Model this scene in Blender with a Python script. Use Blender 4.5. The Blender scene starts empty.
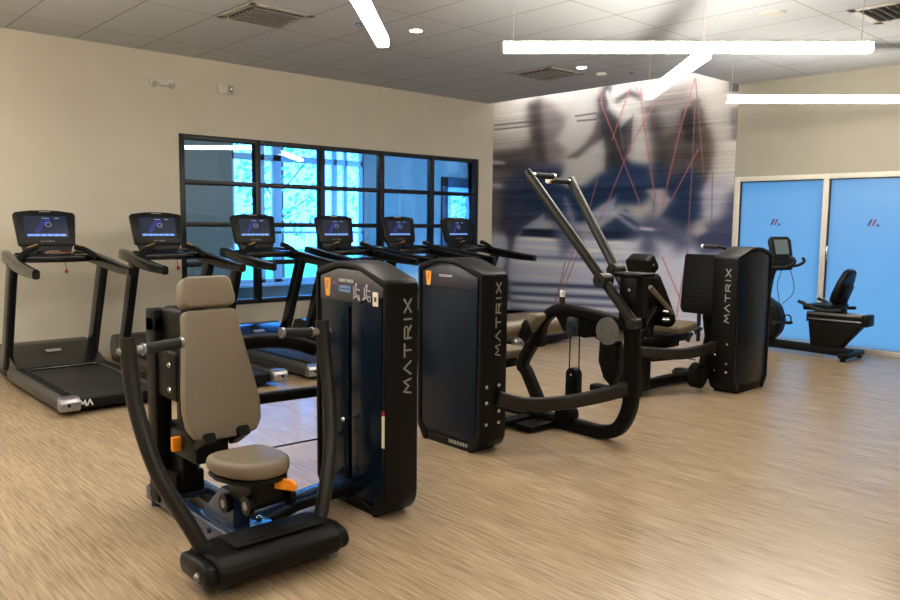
import bpy, bmesh, math, random
import numpy as np
from mathutils import Vector, Matrix
random.seed(4)
C = bpy.context.scene.collection
R = math.radians
V = Vector

# ------------------------------------------------------------------ materials
def lin(c):
    return tuple(((x/255)/12.92 if x/255 <= .04045 else ((x/255+.055)/1.055)**2.4) for x in c)

def mat(name, rgb, rough=.5, metal=0., spec=.5, var=.12, scale=30., bump=0., coat=0., emit=None, estr=0., lin_rgb=False):
    m = bpy.data.materials.new(name); m.use_nodes = True
    nt = m.node_tree; b = nt.nodes['Principled BSDF']
    c = rgb if lin_rgb else lin(rgb)
    tc = nt.nodes.new('ShaderNodeTexCoord')
    n = nt.nodes.new('ShaderNodeTexNoise'); n.inputs['Scale'].default_value = scale; n.inputs['Detail'].default_value = 3
    nt.links.new(tc.outputs['Object'], n.inputs['Vector'])
    r = nt.nodes.new('ShaderNodeValToRGB')
    r.color_ramp.elements[0].position = .3; r.color_ramp.elements[1].position = .7
    r.color_ramp.elements[0].color = (*[x*(1-var) for x in c], 1)
    r.color_ramp.elements[1].color = (*[min(1, x*(1+var)) for x in c], 1)
    nt.links.new(n.outputs['Fac'], r.inputs['Fac']); nt.links.new(r.outputs['Color'], b.inputs['Base Color'])
    b.inputs['Roughness'].default_value = rough; b.inputs['Metallic'].default_value = metal
    b.inputs['Specular IOR Level'].default_value = spec
    if coat: b.inputs['Coat Weight'].default_value = coat; b.inputs['Coat Roughness'].default_value = .1
    if bump:
        bp = nt.nodes.new('ShaderNodeBump'); bp.inputs['Strength'].default_value = bump; bp.inputs['Distance'].default_value = .004
        nt.links.new(n.outputs['Fac'], bp.inputs['Height']); nt.links.new(bp.outputs['Normal'], b.inputs['Normal'])
    if emit:
        b.inputs['Emission Color'].default_value = (*lin(emit), 1); b.inputs['Emission Strength'].default_value = estr
    return m

M = {}
M['wall'] = mat('painted_wall', (215, 207, 191), .75, spec=.25, var=.02, scale=3)  # lightened in place of more light on the left wall
M['wall_far'] = mat('wall_paint_darkened_far', (163, 157, 145), .75, spec=.25, var=.02, scale=3)  # same wall paint, darkened to offset strong pendant light on the far wall
M['ceil_plain'] = mat('ceiling_paint', (200, 197, 190), .85, spec=.2, var=.02, scale=3)
M['black'] = mat('black_powder_coat', (11, 11, 11), .45, spec=.12, var=.1, scale=60)
M['steel'] = mat('charcoal_tube_paint', (31, 29, 27), .38, spec=.3, var=.08, scale=40)
M['plastic'] = mat('black_plastic', (13, 13, 13), .42, spec=.16, var=.1, scale=40)
M['gloss'] = mat('gloss_black_plastic', (15, 16, 18), .2, var=.08, scale=20)
M['shield'] = mat('dark_tinted_shield', (5, 20, 36), .25, spec=.2, var=.1, scale=4)
M['placard'] = mat('slate_placard', (62, 60, 66), .4, var=.08, scale=20)
M['navy_placard'] = mat('dark_violet_placard', (36, 36, 54), .35, var=.08, scale=20)
M['belt'] = mat('running_belt_rubber', (26, 26, 26), .6, var=.2, scale=200)
M['siderail'] = mat('treadmill_side_rail', (62, 60, 60), .35, metal=.3, var=.08)
M['silver'] = mat('silver_cast_metal', (150, 150, 155), .3, metal=.8, var=.08)
M['chrome'] = mat('chrome', (215, 215, 215), .15, metal=1., var=.02)
M['tan'] = mat('tan_vinyl', (118, 105, 88), .42, spec=.4, var=.06, scale=120, bump=.06)
M['tan_seam'] = mat('tan_piping', (92, 80, 66), .5, var=.06)
M['foam'] = mat('black_foam_grip', (20, 20, 20), .7, var=.2, scale=120)
M['orange'] = mat('orange_lever', (255, 150, 15), .35, var=.04)
M['white'] = mat('white_print', (225, 225, 225), .5, var=.03)
M['grey_print'] = mat('grey_lettering', (150, 148, 142), .4, var=.04)
M['paper'] = mat('paper_sticker', (232, 222, 205), .7, var=.03)
M['red'] = mat('red_print', (170, 30, 35), .5, var=.05)
M['yellow'] = mat('yellow_emblem', (240, 170, 50), .45, var=.1, scale=60)
M['violet'] = mat('violet_print', (120, 95, 150), .5, var=.1)
M['blue_print'] = mat('blue_print', (110, 150, 200), .5, var=.06)
M['blue_sheen_frame'] = mat('black_frame_blue_sheen', (28, 48, 78), .18, var=.08, spec=.6)  # window's blue reflection on black frames put into the paint colour
M['window_frame'] = mat('black_window_frame', (9, 11, 14), .4, var=.08)
M['door_frame'] = mat('cream_door_frame', (214, 208, 196), .45, var=.03)
M['fixture'] = mat('white_fixture', (225, 222, 215), .5, var=.02)
M['vent'] = mat('vent_metal', (180, 175, 167), .5, var=.05)
M['vent_dark'] = mat('duct_interior', (40, 38, 36), .8, var=.05)
M['screen_bezel'] = mat('console_bezel', (20, 19, 19), .4, spec=.25, var=.08)
M['gold'] = mat('brass_contact', (190, 145, 80), .3, metal=.9, var=.05)
M['dark_rubber'] = mat('dark_rubber', (18, 18, 18), .75, spec=.2, var=.15, scale=90)
M['lobby_wall'] = mat('lobby_wall_paint', (150, 130, 108), .8, var=.02, scale=3)
M['lobby_floor'] = mat('lobby_floor', (120, 130, 140), .35, var=.05, scale=3)
M['white_frame'] = mat('white_window_frame', (205, 215, 225), .45, var=.02)
M['grass'] = mat('lawn', (90, 175, 60), .9, var=.35, scale=12)
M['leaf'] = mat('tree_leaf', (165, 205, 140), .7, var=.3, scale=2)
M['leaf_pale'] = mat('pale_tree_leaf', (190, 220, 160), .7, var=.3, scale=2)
M['bark'] = mat('bark', (70, 60, 50), .9, var=.2, scale=15)
M['paving'] = mat('pale_paving', (190, 190, 185), .8, var=.05, scale=2)

def emat(name, rgb, s):
    m = bpy.data.materials.new(name); m.use_nodes = True
    nt = m.node_tree; nt.nodes.clear()
    o = nt.nodes.new('ShaderNodeOutputMaterial'); e = nt.nodes.new('ShaderNodeEmission')
    e.inputs[0].default_value = (*lin(rgb), 1); e.inputs[1].default_value = s
    nt.links.new(e.outputs[0], o.inputs[0]); return m
M['tube'] = emat('luminous_diffuser', (252, 246, 230), 40.)
M['downlight'] = emat('downlight_lens', (255, 240, 215), 24.)
M['scr_bg'] = mat('screen_night_blue', (10, 14, 30), .12, emit=(20, 27, 48), estr=.8)
M['scr_bar'] = mat('screen_light_blue', (40, 60, 110), .12, emit=(118, 160, 235), estr=.9)
M['scr_swoosh'] = mat('screen_violet', (20, 20, 60), .12, emit=(44, 44, 110), estr=.8)
M['scr_text'] = mat('screen_white', (60, 70, 80), .12, emit=(150, 185, 215), estr=.7)
M['lcd'] = mat('grey_lcd', (96, 108, 112), .2, var=.05)

def glass(name, tint, ior=1.45, gl=1.0):
    m = bpy.data.materials.new(name); m.use_nodes = True
    nt = m.node_tree; nt.nodes.clear()
    o = nt.nodes.new('ShaderNodeOutputMaterial'); t = nt.nodes.new('ShaderNodeBsdfTransparent'); g = nt.nodes.new('ShaderNodeBsdfGlossy')
    f = nt.nodes.new('ShaderNodeFresnel'); mx = nt.nodes.new('ShaderNodeMixShader')
    t.inputs[0].default_value = (*tint, 1); g.inputs['Roughness'].default_value = .01; f.inputs[0].default_value = ior
    g.inputs[0].default_value = (gl, gl, gl, 1)
    nt.links.new(f.outputs[0], mx.inputs[0]); nt.links.new(t.outputs[0], mx.inputs[1]); nt.links.new(g.outputs[0], mx.inputs[2])
    nt.links.new(mx.outputs[0], o.inputs[0]); return m
M['pane'] = glass('tinted_window_glass', (.68, .88, 1.0))
M['clear_pane'] = glass('clear_window_glass', (.93, .97, .98))

def frosted():
    m = bpy.data.materials.new('frosted_blue_glass'); m.use_nodes = True
    nt = m.node_tree; nt.nodes.clear()
    o = nt.nodes.new('ShaderNodeOutputMaterial'); t = nt.nodes.new('ShaderNodeBsdfTranslucent'); g = nt.nodes.new('ShaderNodeBsdfGlossy')
    mx = nt.nodes.new('ShaderNodeMixShader'); mx.inputs[0].default_value = .05
    n = nt.nodes.new('ShaderNodeTexNoise'); n.inputs['Scale'].default_value = 1.2
    tc = nt.nodes.new('ShaderNodeTexCoord'); nt.links.new(tc.outputs['Object'], n.inputs['Vector'])
    r = nt.nodes.new('ShaderNodeValToRGB')
    r.color_ramp.elements[0].color = (.27, .265, .235, 1); r.color_ramp.elements[1].color = (.285, .28, .245, 1)
    nt.links.new(n.outputs['Fac'], r.inputs['Fac']); nt.links.new(r.outputs['Color'], t.inputs[0])
    g.inputs['Roughness'].default_value = .25
    nt.links.new(t.outputs[0], mx.inputs[1]); nt.links.new(g.outputs[0], mx.inputs[2]); nt.links.new(mx.outputs[0], o.inputs[0]); return m
M['frosted'] = frosted()

def floor_mat():
    m = bpy.data.materials.new('striated_wood_vinyl'); m.use_nodes = True
    nt = m.node_tree; b = nt.nodes['Principled BSDF']; L = nt.links.new
    tc = nt.nodes.new('ShaderNodeTexCoord')
    def noise(sx, sy, sc, det):
        mp = nt.nodes.new('ShaderNodeMapping'); mp.inputs['Scale'].default_value = (sx, sy, 1)
        n = nt.nodes.new('ShaderNodeTexNoise'); n.inputs['Scale'].default_value = sc; n.inputs['Detail'].default_value = det
        L(tc.outputs['Object'], mp.inputs[0]); L(mp.outputs[0], n.inputs['Vector']); return n
    n1 = noise(2.4, 46, 1.6, 5); n2 = noise(.8, 7, 1.0, 3); n3 = noise(6, 120, 1.2, 3)
    a = nt.nodes.new('ShaderNodeMath'); a.operation = 'MULTIPLY_ADD'; a.inputs[1].default_value = .55
    L(n1.outputs['Fac'], a.inputs[0])
    a2 = nt.nodes.new('ShaderNodeMath'); a2.operation = 'MULTIPLY'; a2.inputs[1].default_value = .2; L(n2.outputs['Fac'], a2.inputs[0])
    L(a2.outputs[0], a.inputs[2])
    a3 = nt.nodes.new('ShaderNodeMath'); a3.operation = 'MULTIPLY_ADD'; a3.inputs[1].default_value = .25; L(n3.outputs['Fac'], a3.inputs[0]); L(a.outputs[0], a3.inputs[2])
    r = nt.nodes.new('ShaderNodeValToRGB'); e = r.color_ramp.elements
    e[0].position = .30; e[0].color = (*lin((128, 106, 84)), 1)
    e[1].position = .70; e[1].color = (*lin((200, 177, 148)), 1)
    k = e.new(.5); k.color = (*lin((170, 146, 118)), 1)
    L(a3.outputs[0], r.inputs['Fac']); L(r.outputs['Color'], b.inputs['Base Color'])
    b.inputs['Roughness'].default_value = .26; b.inputs['Specular IOR Level'].default_value = .6
    bp = nt.nodes.new('ShaderNodeBump'); bp.inputs['Strength'].default_value = .05; bp.inputs['Distance'].default_value = .002
    L(n1.outputs['Fac'], bp.inputs['Height']); L(bp.outputs['Normal'], b.inputs['Normal'])
    return m
M['floor'] = floor_mat()

def tile_mat():
    m = bpy.data.materials.new('ceiling_tiles'); m.use_nodes = True
    nt = m.node_tree; b = nt.nodes['Principled BSDF']; L = nt.links.new
    tc = nt.nodes.new('ShaderNodeTexCoord'); sp = nt.nodes.new('ShaderNodeSeparateXYZ'); L(tc.outputs['Object'], sp.inputs[0])
    def seam(sock, off, pitch, w):
        a = nt.nodes.new('ShaderNodeMath'); a.operation = 'SUBTRACT'; L(sock, a.inputs[0]); a.inputs[1].default_value = off
        q = nt.nodes.new('ShaderNodeMath'); q.operation = 'PINGPONG'; L(a.outputs[0], q.inputs[0]); q.inputs[1].default_value = pitch/2
        c = nt.nodes.new('ShaderNodeMath'); c.operation = 'LESS_THAN'; L(q.outputs[0], c.inputs[0]); c.inputs[1].default_value = w/2
        return c.outputs[0]
    mx = nt.nodes.new('ShaderNodeMath'); mx.operation = 'MAXIMUM'
    L(seam(sp.outputs['X'], -7.17, 1.34, .012), mx.inputs[0]); L(seam(sp.outputs['Y'], 3.45, .67, .014), mx.inputs[1])
    n = nt.nodes.new('ShaderNodeTexNoise'); n.inputs['Scale'].default_value = 90; L(tc.outputs['Object'], n.inputs['Vector'])
    r = nt.nodes.new('ShaderNodeValToRGB'); r.color_ramp.elements[0].color = (*lin((186, 189, 195)), 1); r.color_ramp.elements[1].color = (*lin((198, 201, 207)), 1)
    L(n.outputs['Fac'], r.inputs['Fac'])
    mc = nt.nodes.new('ShaderNodeMix'); mc.data_type = 'RGBA'
    L(mx.outputs[0], mc.inputs[0]); L(r.outputs['Color'], mc.inputs[6]); mc.inputs[7].default_value = (*lin((140, 138, 134)), 1)
    L(mc.outputs[2], b.inputs['Base Color']); b.inputs['Roughness'].default_value = .85; b.inputs['Specular IOR Level'].default_value = .2
    return m
M['tiles'] = tile_mat()

# ------------------------------------------------------------------ geometry
def catmull(pts, n=8):
    P = [V(p) for p in pts]; P = [P[0]*2-P[1]] + P + [P[-1]*2-P[-2]]; out = []
    for i in range(1, len(P)-2):
        a, b, c, d = P[i-1:i+3]
        for k in range(n):
            t = k/n
            out.append(.5*((2*b)+(c-a)*t+(2*a-5*b+4*c-d)*t*t+(3*b-a-3*c+d)*t**3))
    out.append(P[-2]); return out

class MB:
    def __init__(s): s.bm = bmesh.new(); s.mats = [None]; s.mi = 0
    def use(s, m):
        if m not in s.mats: s.mats.append(m)
        s.mi = s.mats.index(m); return s
    def add(s, t, X=None):
        if X is not None: bmesh.ops.transform(t, matrix=X, verts=t.verts)
        for f in t.faces: f.material_index = s.mi
        me = bpy.data.meshes.new('tmp'); t.to_mesh(me); t.free(); s.bm.from_mesh(me); bpy.data.meshes.remove(me); return s
    def box(s, a, b, bev=0, seg=2, X=None):
        t = bmesh.new(); bmesh.ops.create_cube(t, size=1)
        for v in t.verts: v.co = V([(a[i]+b[i])/2 + v.co[i]*(b[i]-a[i]) for i in range(3)])
        if bev: bmesh.ops.bevel(t, geom=t.edges[:], offset=bev, segments=seg, affect='EDGES', profile=.5)
        return s.add(t, X)
    def prism(s, pts, axis, a0, a1, bev=0, seg=2, X=None):
        t = bmesh.new()
        def co(p, a): return {'x': (a, p[0], p[1]), 'y': (p[0], a, p[1]), 'z': (p[0], p[1], a)}[axis]
        A = [t.verts.new(co(p, a0)) for p in pts]; B = [t.verts.new(co(p, a1)) for p in pts]; n = len(pts)
        t.faces.new(A); t.faces.new(B[::-1])
        for i in range(n): t.faces.new((A[i], B[i], B[(i+1) % n], A[(i+1) % n]))
        bmesh.ops.recalc_face_normals(t, faces=t.faces[:])
        if bev:
            ed = [e for e in t.edges if len(e.link_faces) == 2 and e.calc_face_angle(0) > .45]
            bmesh.ops.bevel(t, geom=ed, offset=bev, segments=seg, affect='EDGES', profile=.5, clamp_overlap=True)
        return s.add(t, X)
    def sweep(s, pts, prof, up=(0, 0, 1), scales=None, X=None):
        P = [V(p) for p in pts]; t = bmesh.new(); rings = []; up = V(up); nn = len(P)
        tang = [(P[min(i+1, nn-1)]-P[max(i-1, 0)]).normalized() for i in range(nn)]
        s0 = tang[0].cross(up)
        if s0.length < .05: s0 = tang[0].cross(V((1, 0, 0))) if abs(tang[0].x) < .9 else tang[0].cross(V((0, 1, 0)))
        s0.normalize()
        for i in range(nn):
            if i: s0 = (s0 - tang[i]*s0.dot(tang[i])).normalized()
            u0 = s0.cross(tang[i]).normalized(); k = scales[i] if scales else 1
            rings.append([t.verts.new(P[i]+(s0*p[0]+u0*p[1])*k) for p in prof])
        m = len(prof)
        for i in range(nn-1):
            for j in range(m): t.faces.new((rings[i][j], rings[i][(j+1) % m], rings[i+1][(j+1) % m], rings[i+1][j]))
        t.faces.new(rings[0][::-1]); t.faces.new(rings[-1])
        bmesh.ops.recalc_face_normals(t, faces=t.faces[:])
        return s.add(t, X)
    def tube(s, pts, r, n=14, sm=0, scales=None, X=None):
        if sm: pts = catmull(pts, sm)
        return s.sweep(pts, [(r*math.cos(2*math.pi*i/n), r*math.sin(2*math.pi*i/n)) for i in range(n)], scales=scales, X=X)
    def bar(s, pts, w, h, up=(0, 0, 1), sm=0, rc=None, scales=None, X=None):
        if sm: pts = catmull(pts, sm)
        rc = rc if rc is not None else min(w, h)*.25; prof = []
        for sx, sy, a0 in ((1, 1, 0), (-1, 1, 90), (-1, -1, 180), (1, -1, 270)):
            for k in range(4):
                a = R(a0+k*30); prof.append((sx*(w/2-rc)+rc*math.cos(a), sy*(h/2-rc)+rc*math.sin(a)))
        return s.sweep(pts, prof, up, scales, X)
    def cyl(s, a, b, r, n=20, r2=None, X=None):
        return s.sweep([a, b], [(r*math.cos(2*math.pi*i/n), r*math.sin(2*math.pi*i/n)) for i in range(n)], scales=[1, (r2 or r)/r], X=X)
    def ball(s, c, r, sc=(1, 1, 1), X=None, n=14):
        t = bmesh.new(); bmesh.ops.create_uvsphere(t, u_segments=n, v_segments=n//2+1, radius=r)
        for v in t.verts: v.co = V((c[0]+v.co.x*sc[0], c[1]+v.co.y*sc[1], c[2]+v.co.z*sc[2]))
        return s.add(t, X)
    def bolt(s, c, d, r=.013, l=.012):
        d = V(d).normalized(); c = V(c); s.cyl(c, c+d*l*.4, r*1.25, 12); s.cyl(c+d*l*.4, c+d*l, r*.8, 6); return s
    def build(s, name, m, parent=None, sharp=35):
        me = bpy.data.meshes.new(name)
        bmesh.ops.recalc_face_normals(s.bm, faces=s.bm.faces[:])
        if parent is not None: bmesh.ops.transform(s.bm, matrix=base_matrix(parent).inverted(), verts=s.bm.verts)
        s.bm.to_mesh(me); s.bm.free()
        for x in s.mats:
            x = m if x is None else x; me.materials.append(M[x] if isinstance(x, str) else x)
        me.shade_smooth(); me.set_sharp_from_angle(angle=R(sharp))
        o = bpy.data.objects.new(name, me); C.objects.link(o)
        if parent is not None: o.parent = parent
        return o

def base_matrix(o):
    while o.parent: o = o.parent
    return Matrix.Translation(o.location) if o.type == 'EMPTY' else Matrix.Identity(4)

def tag(o, label, cat, group=None):
    o['label'] = label; o['category'] = cat
    if group: o['group'] = group
    return o
def thing(name, loc, label, cat, group=None):
    o = bpy.data.objects.new(name, None); o.empty_display_size = .1; C.objects.link(o); o.location = loc
    return tag(o, label, cat, group)
def struct(o): o['kind'] = 'structure'; return o
def dup(root, loc, label, group=None):
    r = root.copy(); C.objects.link(r); r.location = loc; r['label'] = label
    if group: r['group'] = group
    for ch in list(root.children):
        c = ch.copy(); C.objects.link(c); c.parent = r
        for g in ch.children:
            d = g.copy(); C.objects.link(d); d.parent = c
    return r

GLY = {'M': [[(0, 0), (.14, 1), (.5, .3), (.86, 1), (1, 0)]], 'A': [[(0, 0), (.5, 1), (1, 0)]], 'T': [[(0, .93), (1, .93)], [(.5, .93), (.5, 0)]],
       'R': [[(.05, 0), (.05, .95), (.8, .95), (.95, .8), (.95, .62), (.8, .45), (.05, .45)], [(.5, .45), (1, 0)]], 'I': [[(.5, 0), (.5, 1)]], 'X': [[(0, 0), (1, 1)], [(0, 1), (1, 0)]]}
def strokes(mb, paths, w, X, th=.002):
    for path in paths:
        for (x0, y0), (x1, y1) in zip(path[:-1], path[1:]):
            d = V((x1-x0, y1-y0, 0)); l = d.length; a = math.atan2(d.y, d.x)
            Y = Matrix.Translation((x0, y0, 0)) @ Matrix.Rotation(a, 4, 'Z')
            mb.box((-w*.35, -w/2, 0), (l+w*.35, w/2, th), X=X @ Y)
def matrix_word(mb, X, h, cw, gap, w, th=.002):
    x = 0
    for ch in 'MATRIX':
        ww = cw*(.3 if ch == 'I' else (1.1 if ch == 'M' else 1))
        strokes(mb, [[(x+p[0]*ww, p[1]*h) for p in path] for path in GLY[ch]], w, X, th); x += ww+gap
    return x
def frame(o, ex, ey, ez):
    m = Matrix.Identity(4)
    for i, e in enumerate((ex, ey, ez)):
        for k in range(3): m[k][i] = e[k]
    for k in range(3): m[k][3] = o[k]
    return m
def text(name, s, size, X, m, parent, align='CENTER', th=.0008):
    cu = bpy.data.curves.new('t', 'FONT'); cu.body = s; cu.size = size; cu.extrude = th; cu.align_x = align; cu.align_y = 'CENTER'; cu.resolution_u = 3
    o = bpy.data.objects.new('t', cu); C.objects.link(o)
    bpy.context.view_layer.update()
    me = bpy.data.meshes.new_from_object(o.evaluated_get(bpy.context.evaluated_depsgraph_get()))
    bpy.data.objects.remove(o); bpy.data.curves.remove(cu)
    bm = MB(); bm.bm.from_mesh(me); bpy.data.meshes.remove(me)
    bmesh.ops.transform(bm.bm, matrix=X, verts=bm.bm.verts)
    return bm.build(name, m, parent)
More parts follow.
